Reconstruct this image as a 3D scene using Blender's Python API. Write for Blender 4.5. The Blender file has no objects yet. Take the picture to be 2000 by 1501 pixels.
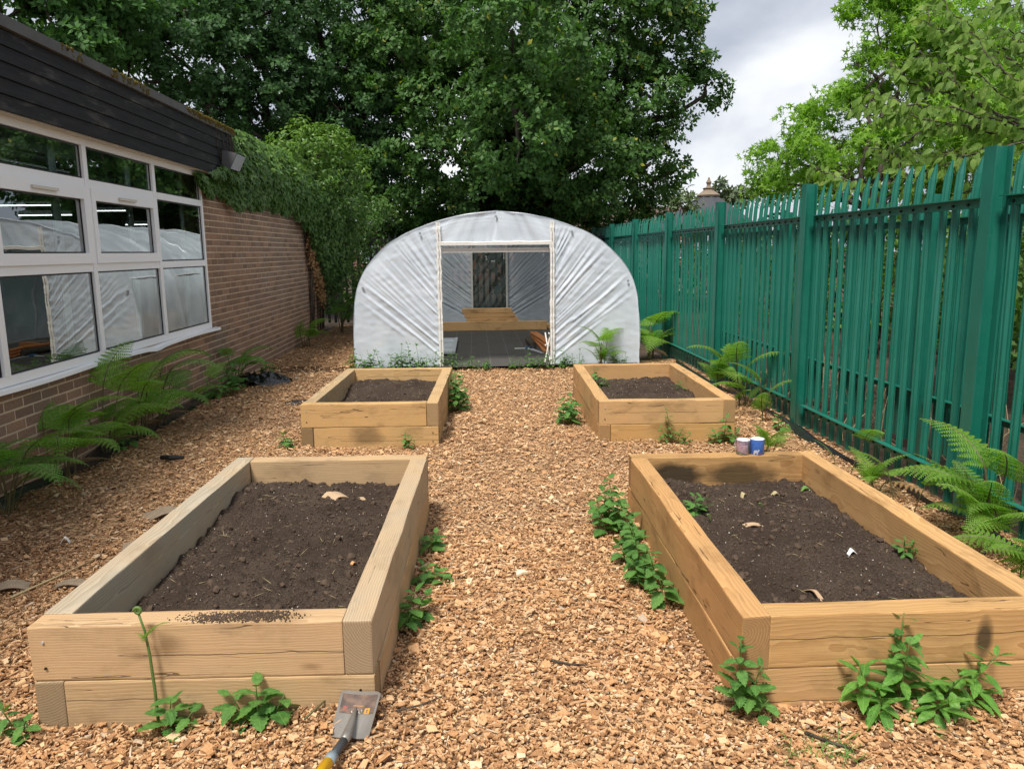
import bpy, bmesh, math, random
import numpy as np
from mathutils import Vector, Matrix

SC = bpy.context.scene
COL = SC.collection
R = math.radians
rng = np.random.default_rng(11)
random.seed(5)

# ------------------------------------------------------------------ camera, sky, sun, exposure
FPX, PITCH, YAW, ROLL, EYE = 1497.44, .172, .0455, -.0112, 1.6
_cy, _sy, _cp, _sp = math.cos(YAW), math.sin(YAW), math.cos(PITCH), math.sin(PITCH)
FW = np.array([_sy*_cp, _cy*_cp, -_sp]); _R = np.array([_cy, -_sy, 0.]); _U = np.cross(_R, FW)
RT = math.cos(ROLL)*_R + math.sin(ROLL)*_U; UP = -math.sin(ROLL)*_R + math.cos(ROLL)*_U
CAM = np.array([0, 0, EYE])
cd = bpy.data.cameras.new('camera'); co = bpy.data.objects.new('camera', cd); COL.objects.link(co)
co.matrix_world = Matrix(((RT[0], UP[0], -FW[0], 0), (RT[1], UP[1], -FW[1], 0), (RT[2], UP[2], -FW[2], EYE), (0, 0, 0, 1)))
cd.sensor_fit = 'HORIZONTAL'; cd.sensor_width = 36; cd.lens = FPX/2000*36
cd.clip_start = .05; cd.clip_end = 2000
SC.camera = co

SUN_EL, SUN_AZ = 60., math.atan2(-.47, -.88)         # high, behind the camera and to the left
S = np.array([math.cos(R(SUN_EL))*math.sin(SUN_AZ), math.cos(R(SUN_EL))*math.cos(SUN_AZ), math.sin(R(SUN_EL))])
sd = bpy.data.lights.new('sun', 'SUN'); sd.energy = 2.6; sd.angle = R(15); sd.color = (1, .955, .88)
so = bpy.data.objects.new('sun', sd); COL.objects.link(so)
so.rotation_euler = Vector(-S).to_track_quat('-Z', 'Y').to_euler(); so.location = (-6, -10, 20)

SC.view_settings.view_transform = 'Standard'; SC.view_settings.look = 'None'
SC.view_settings.exposure = 0.98; SC.view_settings.gamma = 1.0; SC.view_settings.use_curve_mapping = False
SC.cycles.use_denoising = True; SC.cycles.denoising_prefilter = 'ACCURATE'; SC.cycles.use_adaptive_sampling = False
SC.cycles.max_bounces = 8; SC.cycles.transparent_max_bounces = 16
SC.cycles.sample_clamp_indirect = 6

class NT:
    """tiny node helper"""
    def __init__(s, nt): s.nt = nt; nt.nodes.clear()
    def __call__(s, typ, ins=None, **props):
        n = s.nt.nodes.new('ShaderNode'+typ)
        for k, v in props.items(): setattr(n, k, v)
        for k, v in (ins or {}).items():
            i = n.inputs[k]
            if isinstance(v, bpy.types.NodeSocket): s.nt.links.new(v, i)
            elif isinstance(v, bpy.types.Node): s.nt.links.new(v.outputs[0], i)
            else: i.default_value = v
        return n
    def math(s, op, a, b=0., clamp=False): return s('Math', {0: a, 1: b}, operation=op, use_clamp=clamp).outputs[0]
    def vmath(s, op, a, b=(0, 0, 0)): return s('VectorMath', {0: a, 1: b}, operation=op).outputs[0]
    def ramp(s, fac, stops, interp='LINEAR'):
        n = s('ValToRGB', {'Fac': fac}); cr = n.color_ramp; cr.interpolation = interp
        while len(cr.elements) < len(stops): cr.elements.new(.5)
        for e, (p, c) in zip(cr.elements, stops):
            e.position = p; e.color = (*c, 1) if len(c) == 3 else c
        return n.outputs[0]
    def mix(s, f, a, b, blend='MIX'):
        n = s('Mix', data_type='RGBA', blend_type=blend)
        for i, v in ((0, f), (6, a), (7, b)):
            if isinstance(v, bpy.types.NodeSocket): s.nt.links.new(v, n.inputs[i])
            elif isinstance(v, (tuple, list)): n.inputs[i].default_value = (*v, 1) if len(v) == 3 else v
            else: n.inputs[i].default_value = v
        return n.outputs[2]

w = bpy.data.worlds.new('World'); SC.world = w; w.use_nodes = True
n = NT(w.node_tree)
sky = n('TexSky', sky_type='NISHITA', sun_disc=False, sun_elevation=R(SUN_EL), sun_rotation=SUN_AZ, altitude=50, air_density=1, dust_density=2, ozone_density=1)
tc = n('TexCoord'); 
uv = n.vmath('MULTIPLY', tc.outputs['Generated'], (1, 1, 1.7))
c1 = n('TexNoise', {'Vector': n.vmath('ADD', uv, (2.15, .4, .9)), 'Scale': 3.4, 'Detail': 8, 'Roughness': .5, 'Distortion': .25})
c2 = n('TexNoise', {'Vector': n.vmath('ADD', uv, (4.3, 1.7, 0)), 'Scale': 1.5, 'Detail': 4, 'Roughness': .5})
dens = n.math('ADD', n.math('MULTIPLY', c1.outputs[0], .7), n.math('MULTIPLY', c2.outputs[0], .3))
cloud = n.ramp(dens, [(.36, (5.5, 5.6, 5.75)), (.42, (4.7, 4.85, 5.1)), (.48, (3.6, 3.8, 4.2)), (.56, (2.6, 2.85, 3.35))])
cover = n.ramp(c2.outputs[0], [(.30, (.82,)*3), (.42, (.97,)*3)])
skyc = n.mix(cover, sky.outputs[0], cloud)
bg = n('Background', {'Color': skyc, 'Strength': .1}); n('OutputWorld', {'Surface': bg})

def at(px, py, Y):
    """point of the place seen at photo pixel (px,py) on the vertical plane y=Y"""
    d = FW + (px-1000)/FPX*RT - (py-750.5)/FPX*UP
    return CAM + d*(Y/d[1])
def proj(P):
    P = np.asarray(P, float)-CAM; d = P@FW
    return np.stack([1000+FPX*(P@RT)/d, 750.5-FPX*(P@UP)/d, d], -1)

# ------------------------------------------------------------------ mesh helpers
def vnoise(x, y, scale=1., seed=0, octaves=1):
    """smooth value noise in [-1,1]"""
    x = np.asarray(x, float); y = np.asarray(y, float); out = np.zeros(np.broadcast(x, y).shape); amp = 1.; tot = 0
    for o in range(octaves):
        u = x*scale*2**o+17.3*o; v = y*scale*2**o+9.1*o
        iu = np.floor(u).astype(np.int64); iv = np.floor(v).astype(np.int64); fu = u-iu; fv = v-iv
        fu = fu*fu*(3-2*fu); fv = fv*fv*(3-2*fv)
        def h(a, b):
            k = (a*374761393+b*668265263+(seed+o*31)*2147483647) & 0xffffffff
            k = ((k ^ (k >> 13))*1274126177) & 0xffffffff
            return ((k ^ (k >> 16)) & 0xffff)/32767.5-1
        out = out+amp*((h(iu, iv)*(1-fu)+h(iu+1, iv)*fu)*(1-fv)+(h(iu, iv+1)*(1-fu)+h(iu+1, iv+1)*fu)*fv)
        tot += amp; amp *= .5
    return out/tot

class MB:
    """collects geometry; build() links it as ONE mesh object"""
    def __init__(s): s.V = []; s.L = []; s.C = []; s.M = []; s.n = 0
    def add(s, V, polys, mi=0):
        V = np.asarray(V, float).reshape(-1, 3)
        for p in polys:
            s.L.append(np.asarray(p, np.int64)+s.n); s.C.append(len(p)); s.M.append(mi)
        s.V.append(V); s.n += len(V); return s
    def raw(s, V, loops, counts, mi=0):
        s.V.append(V); s.L.append(loops+s.n); s.C.extend(counts.tolist()); s.M.extend([mi]*len(counts)); s.n += len(V); return s
    def scatter(s, tv, polys, Rm, sc, T, mi=0):
        """copies of a template: Rm (n,3,3), sc (n,) or (n,3), T (n,3)"""
        N = len(T); tv = np.asarray(tv, float)
        if N == 0: return s
        sc = np.asarray(sc, float); sc = np.repeat(sc[:, None], 3, 1) if sc.ndim == 1 else sc
        V = np.einsum('nij,nkj->nki', Rm, tv[None]*sc[:, None, :])+T[:, None, :]
        lp = np.concatenate([np.asarray(p) for p in polys]); ct = np.array([len(p) for p in polys])
        L = (lp[None]+np.arange(N)[:, None]*len(tv)).reshape(-1)
        return s.raw(V.reshape(-1, 3), L, np.tile(ct, N), mi)
    def box(s, a, b, mi=0):
        x0, y0, z0 = a; x1, y1, z1 = b
        V = [(x0,y0,z0),(x1,y0,z0),(x1,y1,z0),(x0,y1,z0),(x0,y0,z1),(x1,y0,z1),(x1,y1,z1),(x0,y1,z1)]
        return s.add(V, [(0,3,2,1),(4,5,6,7),(0,1,5,4),(1,2,6,5),(2,3,7,6),(3,0,4,7)], mi)
    def tube(s, pts, rad, sides=6, cap=True, mi=0):
        P = np.asarray(pts, float); n = len(P); rad = np.broadcast_to(np.asarray(rad, float), (n,))
        T = np.gradient(P, axis=0); T /= np.linalg.norm(T, axis=1)[:, None]+1e-12
        a = np.array([0, 0, 1.]) if abs(T[0, 2]) < .9 else np.array([1., 0, 0])
        u = np.cross(T[0], a); u /= np.linalg.norm(u); V = []
        for i in range(n):
            u = u-T[i]*np.dot(u, T[i]); u /= np.linalg.norm(u)+1e-12; v = np.cross(T[i], u)
            for k in range(sides):
                t = 2*math.pi*k/sides; V.append(P[i]+rad[i]*(math.cos(t)*u+math.sin(t)*v))
        F = [(i*sides+k, i*sides+(k+1) % sides, (i+1)*sides+(k+1) % sides, (i+1)*sides+k) for i in range(n-1) for k in range(sides)]
        if cap: F += [tuple(range(sides))[::-1], tuple((n-1)*sides+k for k in range(sides))]
        return s.add(V, F, mi)
    def lathe(s, prof, c=(0, 0, 0), sides=24, mi=0):
        V = [(c[0]+r*math.cos(2*math.pi*k/sides), c[1]+r*math.sin(2*math.pi*k/sides), c[2]+z) for r, z in prof for k in range(sides)]
        F = [(i*sides+k, i*sides+(k+1) % sides, (i+1)*sides+(k+1) % sides, (i+1)*sides+k) for i in range(len(prof)-1) for k in range(sides)]
        return s.add(V, F, mi)
    def grid(s, P, mi=0):
        """P (nv,nu,3)"""
        nv, nu = P.shape[:2]; i = np.arange(nv*nu).reshape(nv, nu)
        q = np.stack([i[:-1, :-1], i[:-1, 1:], i[1:, 1:], i[1:, :-1]], -1).reshape(-1)
        return s.raw(P.reshape(-1, 3), q, np.full((nv-1)*(nu-1), 4), mi)
    def mesh(s, name, mats, smooth=False):
        me = bpy.data.meshes.new(name); V = np.concatenate(s.V)
        L = np.concatenate(s.L).astype(np.int32); C = np.asarray(s.C, np.int32)
        me.vertices.add(len(V)); me.vertices.foreach_set('co', V.astype(np.float32).ravel())
        me.loops.add(len(L)); me.loops.foreach_set('vertex_index', L)
        me.polygons.add(len(C)); st = np.zeros(len(C), np.int32); st[1:] = np.cumsum(C)[:-1]
        me.polygons.foreach_set('loop_start', st)
        for m in (mats if isinstance(mats, (list, tuple)) else [mats]): me.materials.append(m)
        if any(s.M): me.polygons.foreach_set('material_index', np.asarray(s.M, np.int32))
        me.polygons.foreach_set('use_smooth', np.full(len(C), smooth))
        me.update(calc_edges=True); me.validate(); return me
    def build(s, name, mats, parent=None, smooth=False): return put(name, s.mesh(name, mats, smooth), parent)

def put(name, me, parent=None, M=None):
    o = bpy.data.objects.new(name, me); COL.objects.link(o)
    if parent is not None: o.parent = parent
    if M is not None: o.matrix_basis = M
    return o
def tag(o, label=None, cat=None, group=None, kind=None):
    if label: o['label'] = label
    if cat: o['category'] = cat
    if group: o['group'] = group
    if kind: o['kind'] = kind
    return o
def thing(name, label, cat, loc=(0, 0, 0), rz=0., group=None):
    o = bpy.data.objects.new(name, None); COL.objects.link(o); o.location = loc; o.rotation_euler = (0, 0, rz)
    o.empty_display_size = .1
    return tag(o, label, cat, group)
def frames(nrm, tan):
    """(n,3,3) rotation matrices, columns tangent, bitangent, normal"""
    nrm = nrm/(np.linalg.norm(nrm, axis=1)[:, None]+1e-9)
    t = tan-nrm*np.sum(nrm*tan, 1)[:, None]; t /= np.linalg.norm(t, axis=1)[:, None]+1e-9
    return np.stack([t, np.cross(nrm, t), nrm], -1)
def rdir(N):
    v = rng.normal(size=(N, 3)); return v/np.linalg.norm(v, axis=1)[:, None]
def bevel_box(name, size, mat, off=.006, seg=2, jit=0.):
    bm = bmesh.new(); bmesh.ops.create_cube(bm, size=1)
    for v in bm.verts: v.co = Vector((v.co.x*size[0], v.co.y*size[1], v.co.z*size[2]))
    bmesh.ops.bevel(bm, geom=bm.edges[:], offset=off, segments=seg, affect='EDGES', profile=.6)
    if jit:
        for k in range(1, 14):
            xx = -size[0]/2+size[0]*(k+random.uniform(-.25, .25))/14
            bmesh.ops.bisect_plane(bm, geom=bm.verts[:]+bm.edges[:]+bm.faces[:], plane_co=(xx, 0, 0), plane_no=(1, 0, 0))
        ph = random.uniform(0, 99)
        for v in bm.verts:
            q = np.array([v.co.x*3+ph]); w_ = np.array([v.co.y*30+v.co.z*17.])
            v.co.y += jit*float(vnoise(q, w_, 1., 5)[0])+jit*.6*float(vnoise(q*5, w_*3, 1., 6)[0]); v.co.z += jit*float(vnoise(q, w_, 1., 7)[0])+jit*.5*float(vnoise(q*6, w_*3, 1., 8)[0])
    me = bpy.data.meshes.new(name); bm.to_mesh(me); bm.free(); me.materials.append(mat); return me

# ------------------------------------------------------------------ materials
def material(name):
    m = bpy.data.materials.new(name); m.use_nodes = True; return m, NT(m.node_tree)
def out(n, sh, disp=None): n('OutputMaterial', {'Surface': sh})
def bump(n, h, strength=.5, dist=.01): return n('Bump', {'Height': h, 'Strength': strength, 'Distance': dist}).outputs[0]
def pbsdf(n, col, rough=.6, spec=.5, nor=None, metal=0., **k):
    d = {'Base Color': col if isinstance(col, bpy.types.NodeSocket) else (*col, 1), 'Roughness': rough, 'Specular IOR Level': spec, 'Metallic': metal}
    if nor is not None: d['Normal'] = nor
    d.update(k); return n('BsdfPrincipled', d).outputs[0]

def simple(name, col, rough=.6, spec=.4, metal=0., var=.15, scale=8., bmp=.2):
    m, n = material(name); tc = n('TexCoord').outputs['Object']
    z = n('TexNoise', {'Vector': tc, 'Scale': scale, 'Detail': 5, 'Roughness': .6}).outputs[0]
    c = n.mix(z, tuple(x*(1-var) for x in col), tuple(min(1, x*(1+var)) for x in col))
    out(n, pbsdf(n, c, rough, spec, bump(n, z, bmp, .004), metal)); return m

def leaf_mat(name, c0, c1, transl=.28, rough=.58, spec=.28, yellow=None, tcol=None, veins=False):
    """leaf colour varies from leaf to leaf"""
    m, n = material(name); g = n('NewGeometry'); oi = n('ObjectInfo')
    r = n.math('FRACT', n.math('ADD', g.outputs['Random Per Island'], oi.outputs['Random']))
    st = [(0, c0), (.9, c1)]
    if yellow: st += [(.975, c1), (1, yellow)]
    c = n.ramp(r, st); nor = None
    if veins:        # pale midrib and side veins, blotchy yellowing
        tc = n('TexCoord').outputs['Object']; q = n('SeparateXYZ', {0: tc}); ay = n.math('ABSOLUTE', q.outputs[1])
        sv = n.math('ABSOLUTE', n.math('SUBTRACT', n.math('FRACT', n.math('MULTIPLY', n.math('SUBTRACT', q.outputs[0], n.math('MULTIPLY', ay, .8)), 8.)), .5))
        vn = n.math('MAXIMUM', n.math('LESS_THAN', ay, .014), n.math('MULTIPLY', n.math('LESS_THAN', sv, .07), .6))
        bl = n('TexNoise', {'Vector': n.vmath('ADD', tc, n('CombineXYZ', {0: n.math('MULTIPLY', oi.outputs['Random'], 50.)}).outputs[0]), 'Scale': 3.5, 'Detail': 4}).outputs[0]
        c = n.mix(n.ramp(bl, [(.58, (0, 0, 0)), (.74, (.6,)*3)]), c, (c1[0]*1.7, c1[1]*1.15, c1[2]))
        c = n.mix(1., c, n.ramp(bl, [(.3, (.72,)*3), (.55, (1.05,)*3)]), 'MULTIPLY')
        c = n.mix(n.math('MULTIPLY', vn, .45), c, (c1[0]*1.8, c1[1]*1.5, c1[2]*1.7)); nor = bump(n, n.math('ADD', n.math('MULTIPLY', vn, -.5), bl), .5, .03)
    p = pbsdf(n, c, rough, spec, nor)
    tl = n('BsdfTranslucent', {'Color': n.mix(1., c, tcol or (1.5, 1.7, .6), 'MULTIPLY')})
    out(n, n('MixShader', {0: transl, 1: p, 2: tl}).outputs[0]); return m

M_OAK = leaf_mat('oak_leaf', (.032, .088, .017), (.074, .162, .031), .26, .55, .3, yellow=(.34, .34, .04))
M_OAK2 = leaf_mat('oak_leaf_dark', (.030, .08, .024), (.065, .145, .042), .26, .55, .3)
M_CHERRYFAR = leaf_mat('hanging_leaf', (.045, .12, .03), (.095, .20, .055), .3)
M_GUM = leaf_mat('star_leaf', (.14, .27, .03), (.25, .42, .06), .45)
M_CHERRY = leaf_mat('cherry_leaf', (.10, .19, .03), (.185, .30, .06), .45, veins=True)
M_IVY = leaf_mat('ivy_leaf', (.036, .10, .018), (.11, .20, .042), .2, .4, .45)
M_IVYNEW = leaf_mat('ivy_new_leaf', (.07, .15, .02), (.135, .235, .034), .28, .42)
M_HEDGE = leaf_mat('hedge_leaf', (.05, .115, .022), (.11, .21, .04), .34)
M_FERN = leaf_mat('fern_leaf', (.12, .26, .03), (.20, .37, .06), .45)
M_FERND = leaf_mat('fern_leaf_dark', (.09, .22, .038), (.15, .30, .06), .42)
M_NETTLE = leaf_mat('nettle_leaf', (.06, .17, .035), (.115, .255, .055), .25, veins=True)
M_WILLOW = leaf_mat('willowherb_leaf', (.06, .19, .03), (.12, .28, .045), .25, .45, .4, veins=True)
M_FAR = leaf_mat('far_leaf', (.10, .15, .07), (.17, .22, .11), .25)
M_STEM = simple('green_stem', (.10, .17, .04), .6)
M_STEMR = simple('brown_stem', (.10, .09, .035), .6)
M_DEAD = simple('dead_leaf', (.30, .17, .07), .8)
M_STRAW = simple('straw', (.42, .34, .18), .8)
def bark():
    m, n = material('bark'); tc = n('TexCoord').outputs['Object']
    z = n('TexNoise', {'Vector': n.vmath('MULTIPLY', tc, (9, 9, 1.6)), 'Scale': 2.2, 'Detail': 6, 'Roughness': .65}).outputs[0]
    out(n, pbsdf(n, n.ramp(z, [(.3, (.03, .024, .018)), (.7, (.13, .105, .08))]), .9, .2, bump(n, z, .8, .03))); return m
M_BARK = bark()

def wood(name='sleeper_wood', stains=(), cracks=()):
    """sawn softwood: growth rings round an off-centre pith along local X"""
    m, n = material(name); tc = n('TexCoord'); oi = n('ObjectInfo')
    rnd = oi.outputs['Random']; P = tc.outputs['Object']
    off = n('CombineXYZ', {0: n.math('MULTIPLY', rnd, 37.), 1: n.math('SUBTRACT', n.math('MULTIPLY', n.math('FRACT', n.math('MULTIPLY', rnd, 7.3)), .16), .08), 2: n.math('SUBTRACT', n.math('MULTIPLY', n.math('FRACT', n.math('MULTIPLY', rnd, 13.7)), .3), .24)}).outputs[0]
    Q = n.vmath('ADD', P, off)
    wob = n('TexNoise', {'Vector': n.vmath('MULTIPLY', Q, (2.2, 5, 5)), 'Scale': 1., 'Detail': 3, 'Roughness': .55}).outputs['Color']
    wv = n.vmath('MULTIPLY', n.vmath('SUBTRACT', wob, (.5, .5, .5)), (0, .05, .05))
    Q2 = n.vmath('MULTIPLY', n.vmath('ADD', Q, wv), (.03, 1, 1))
    ring = n('TexWave', {'Vector': Q2, 'Scale': 33., 'Distortion': .5, 'Detail': 2, 'Detail Scale': 2.}, wave_type='RINGS', rings_direction='X', wave_profile='SAW').outputs[0]
    fib = n('TexNoise', {'Vector': n.vmath('MULTIPLY', Q, (5, 170, 170)), 'Scale': 1., 'Detail': 3, 'Roughness': .6}).outputs[0]
    blot = n('TexNoise', {'Vector': n.vmath('MULTIPLY', Q, (3.2, 6, 6)), 'Scale': 1., 'Detail': 5, 'Roughness': .6}).outputs[0]
    c = n.mix(ring, (.61, .425, .24), (.43, .275, .14))
    c = n.mix(n.math('MULTIPLY', fib, .55), c, (.43, .275, .135))
    c = n.mix(1., c, n.ramp(blot, [(.25, (.62, .58, .52)), (.45, (1, 1, 1)), (.7, (1.08, 1.05, 1.0))]), 'MULTIPLY')
    # knots
    vo = n('TexVoronoi', {'Vector': n.vmath('MULTIPLY', Q, (2.0, 5.5, 5.5)), 'Scale': 1., 'Randomness': 1.}, feature='F1')
    kd = n.math('MULTIPLY', n.ramp(vo.outputs['Distance'], [(.025, (1, 1, 1)), (.10, (0, 0, 0))]), n.math('GREATER_THAN', n('SeparateColor', {0: vo.outputs['Color']}).outputs[0], .45))
    c = n.mix(n.math('MULTIPLY', kd, .62), c, (.17, .09, .04))
    # drying cracks that follow the grain
    ck = n('TexNoise', {'Vector': n.vmath('MULTIPLY', Q, (.9, 22, 22)), 'Scale': 1., 'Detail': 2, 'Roughness': .4}).outputs[0]
    cr = n.math('LESS_THAN', n.math('ABSOLUTE', n.math('SUBTRACT', ck, .64)), .0045)
    c = n.mix(n.math('MULTIPLY', cr, .8), c, (.06, .035, .02))
    for (z0, x0, x1) in cracks:
        sp = n('SeparateXYZ', {0: P}); wl = n('TexNoise', {'Vector': n.vmath('MULTIPLY', P, (4, .1, .1)), 'Scale': 1., 'Detail': 4}).outputs[0]
        dz = n.math('ABSOLUTE', n.math('SUBTRACT', n.math('SUBTRACT', sp.outputs[2], z0), n.math('MULTIPLY', n.math('SUBTRACT', wl, .5), .035)))
        fk = n.math('MULTIPLY', n.math('LESS_THAN', dz, .0016), n.math('MULTIPLY', n.math('GREATER_THAN', sp.outputs[0], x0), n.math('LESS_THAN', sp.outputs[0], x1))); cr = n.math('MAXIMUM', cr, fk); c = n.mix(n.math('MULTIPLY', fk, .85), c, (.05, .03, .018))
    # black mould stains
    stn = n('TexNoise', {'Vector': n.vmath('MULTIPLY', Q, (2.1, 7, 5)), 'Scale': 1., 'Detail': 6, 'Roughness': .7, 'Distortion': .4}).outputs[0]
    c = n.mix(n.ramp(stn, [(.575, (0, 0, 0)), (.74, (.6, .6, .6))]), c, (.09, .065, .04))
    for (x0, z0, rx, rz, k) in stains:
        sp = n('SeparateXYZ', {0: P}); e = n.math('ADD', n.math('POWER', n.math('DIVIDE', n.math('SUBTRACT', sp.outputs[0], x0), rx), 2.), n.math('POWER', n.math('DIVIDE', n.math('SUBTRACT', sp.outputs[2], z0), rz), 2.))
        f = n.math('MULTIPLY', n.ramp(n.math('ADD', n.math('MULTIPLY', e, .5), n.math('SUBTRACT', blot, .5)), [(.15, (1, 1, 1)), (.6, (0, 0, 0))]), k); c = n.mix(f, c, (.035, .026, .018))
    # weathered grey timber
    gr = n.mix(ring, (.50, .44, .335), (.33, .28, .205)); gr = n.mix(n.math('MULTIPLY', fib, .5), gr, (.25, .21, .155))
    wn = n('TexNoise', {'Vector': n.vmath('MULTIPLY', Q, (2, 3, 3)), 'Scale': 1.3, 'Detail': 4}).outputs[0]
    wf = n.math('MULTIPLY', oi.outputs['Alpha'], n.ramp(wn, [(.3, (.45,)*3), (.6, (1, 1, 1))]), clamp=True)
    c = n.mix(wf, c, gr)
    # end grain soaks up more and is browner
    nx = n.math('ABSOLUTE', n('SeparateXYZ', {0: tc.outputs['Normal']}).outputs[0])
    c = n.mix(n.math('MULTIPLY', n.math('GREATER_THAN', nx, .8), .75), c, n.mix(ring, (.34, .245, .145), (.21, .14, .08)))
    c = n.mix(1., c, oi.outputs['Color'], 'MULTIPLY')
    h = n.math('SUBTRACT', n.math('ADD', n.math('MULTIPLY', ring, .3), fib), n.math('MULTIPLY', cr, 2.))
    out(n, pbsdf(n, c, .78, .25, bump(n, h, .35, .003))); return m
M_WOOD = wood()
M_STAIN = {('NR', 0, 0): wood('stained_wood_front', [(.235, .0, .035, .085, .9)], [(.01, -.6, .6)]), ('NR', 0, 2): wood('stained_wood_back', [(-.28, -.03, .20, .10, 1.), (.14, -.02, .22, .095, .85)]), ('FL', 1, 0): wood('stained_wood_low', [(-.08, .03, .16, .10, .55)], [(-.02, -.3, .6)]), ('NL', 0, 0): wood('cracked_wood_front', (), [(-.012, -.15, .6)]), ('NL', 1, 0): wood('cracked_wood_low', [(.05, -.07, .03, .03, .8)], [(-.03, -.1, .6), (.03, -.6, -.2)]), ('NR', 1, 0): wood('cracked_wood_right', (), [(-.03, -.6, .2)]), ('FR', 0, 0): wood('cracked_wood_far', (), [(.0, -.4, .3)]), ('FL', 0, 2): wood('cracked_wood_back', (), [(.02, -.4, .4)])}

def chip_mat(name):
    m, n = material(name); g = n('NewGeometry'); r = g.outputs['Random Per Island']
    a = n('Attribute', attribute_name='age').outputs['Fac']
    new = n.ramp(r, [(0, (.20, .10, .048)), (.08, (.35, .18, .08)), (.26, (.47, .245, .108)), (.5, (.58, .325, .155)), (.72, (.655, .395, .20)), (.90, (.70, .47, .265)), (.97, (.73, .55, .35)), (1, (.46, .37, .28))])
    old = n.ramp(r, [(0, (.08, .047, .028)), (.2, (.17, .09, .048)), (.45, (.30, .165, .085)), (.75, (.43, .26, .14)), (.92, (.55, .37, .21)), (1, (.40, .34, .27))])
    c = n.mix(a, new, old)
    z = n('TexNoise', {'Vector': n('TexCoord').outputs['Object'], 'Scale': 160., 'Detail': 3}).outputs[0]
    c = n.mix(1., c, n.ramp(z, [(.3, (.78,)*3), (.7, (1.1,)*3)]), 'MULTIPLY')
    out(n, pbsdf(n, c, .75, .25)); return m
M_CHIP = chip_mat('wood_chip')
def chip_ground():
    m, n = material('chip_litter'); tc = n('TexCoord').outputs['Object']
    v = n('TexVoronoi', {'Vector': n.vmath('MULTIPLY', n.vmath('ADD', tc, n.vmath('MULTIPLY', n('TexNoise', {'Vector': tc, 'Scale': 30.}).outputs['Color'], (.03, .03, .03))), (46, 70, 46)), 'Scale': 1.})
    s = n('SeparateColor', {0: v.outputs['Color']}).outputs[0]
    c = n.ramp(s, [(0, (.15, .08, .042)), (.35, (.31, .17, .085)), (.7, (.49, .295, .155)), (1, (.61, .42, .24))])
    out(n, pbsdf(n, c, .85, .2, bump(n, n.math('ADD', v.outputs['Distance'], s), .9, .02))); return m
M_CHIPG = chip_ground()

def soil_mat(name, c0, c1, sc=60.):
    m, n = material(name); tc = n('TexCoord').outputs['Object']
    z = n('TexNoise', {'Vector': tc, 'Scale': sc, 'Detail': 8, 'Roughness': .7}).outputs[0]
    z2 = n('TexNoise', {'Vector': tc, 'Scale': 3., 'Detail': 3}).outputs[0]
    c = n.mix(n.ramp(z2, [(.35, (0, 0, 0)), (.65, (.8,)*3)]), n.ramp(z, [(.3, tuple(x*.55 for x in c0)), (.7, tuple(x*1.15 for x in c1))]), tuple(x*.8 for x in c0))
    out(n, pbsdf(n, c, .92, .15, bump(n, z, 1., .02))); return m
M_SOIL = soil_mat('compost', (.060, .041, .030), (.125, .090, .066), 90.)
M_EARTH = soil_mat('earth', (.07, .05, .036), (.13, .095, .068), 22.)
M_CLOD = simple('compost_clod', (.088, .062, .045), .95, .1, var=.5, scale=30)
M_FLECK = simple('pale_fleck', (.55, .50, .42), .8)

def brick_mat():
    m, n = material('brown_brick'); oi = n('ObjectInfo'); g = n('NewGeometry')
    r = n.math('FRACT', n.math('ADD', oi.outputs['Random'], g.outputs['Random Per Island']))
    c = n.ramp(r, [(0, (.19, .118, .082)), (.3, (.235, .145, .099)), (.6, (.27, .165, .110)), (.85, (.31, .188, .122)), (1, (.22, .155, .118))])
    z = n('TexNoise', {'Vector': g.outputs['Position'], 'Scale': 55., 'Detail': 5, 'Roughness': .7}).outputs[0]
    z2 = n('TexNoise', {'Vector': g.outputs['Position'], 'Scale': 1.3, 'Detail': 4}).outputs[0]
    c = n.mix(1., c, n.ramp(z, [(.3, (.75,)*3), (.7, (1.2,)*3)]), 'MULTIPLY')
    c = n.mix(n.ramp(z2, [(.42, (0, 0, 0)), (.72, (.55,)*3)]), c, (.16, .125, .10))
    out(n, pbsdf(n, c, .88, .2, bump(n, z, .5, .004))); return m
M_BRICK = brick_mat()
M_MORTAR = simple('mortar', (.50, .39, .28), .95, .1, var=.2, scale=14, bmp=.4)
M_PVC = simple('white_pvc', (.80, .81, .82), .38, .45, var=.04, scale=3, bmp=.03)
M_CREAM = simple('dirty_sill', (.56, .53, .47), .6, .3, var=.15, scale=6)
def fascia():
    m, n = material('black_board'); tc = n('TexCoord').outputs['Object']
    z = n('TexNoise', {'Vector': n.vmath('MULTIPLY', tc, (30, 3, 30)), 'Scale': 1., 'Detail': 6, 'Roughness': .65}).outputs[0]
    p = n('TexNoise', {'Vector': n.vmath('MULTIPLY', tc, (3, 1.3, 6)), 'Scale': 1.2, 'Detail': 6, 'Roughness': .7}).outputs[0]
    c = n.ramp(z, [(.3, (.007, .007, .008)), (.7, (.021, .021, .023))])
    c = n.mix(n.ramp(p, [(.55, (0, 0, 0)), (.70, (.6,)*3)]), c, (.12, .11, .095))
    out(n, pbsdf(n, c, .7, .25, bump(n, z, .5, .006))); return m
M_FASC = fascia()
M_COPE = simple('grey_coping', (.10, .10, .098), .8, .3, var=.35, scale=5)
M_MOSS = simple('ochre_moss', (.11, .085, .02), .95, .1, var=.5, scale=40, bmp=.8)
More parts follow.
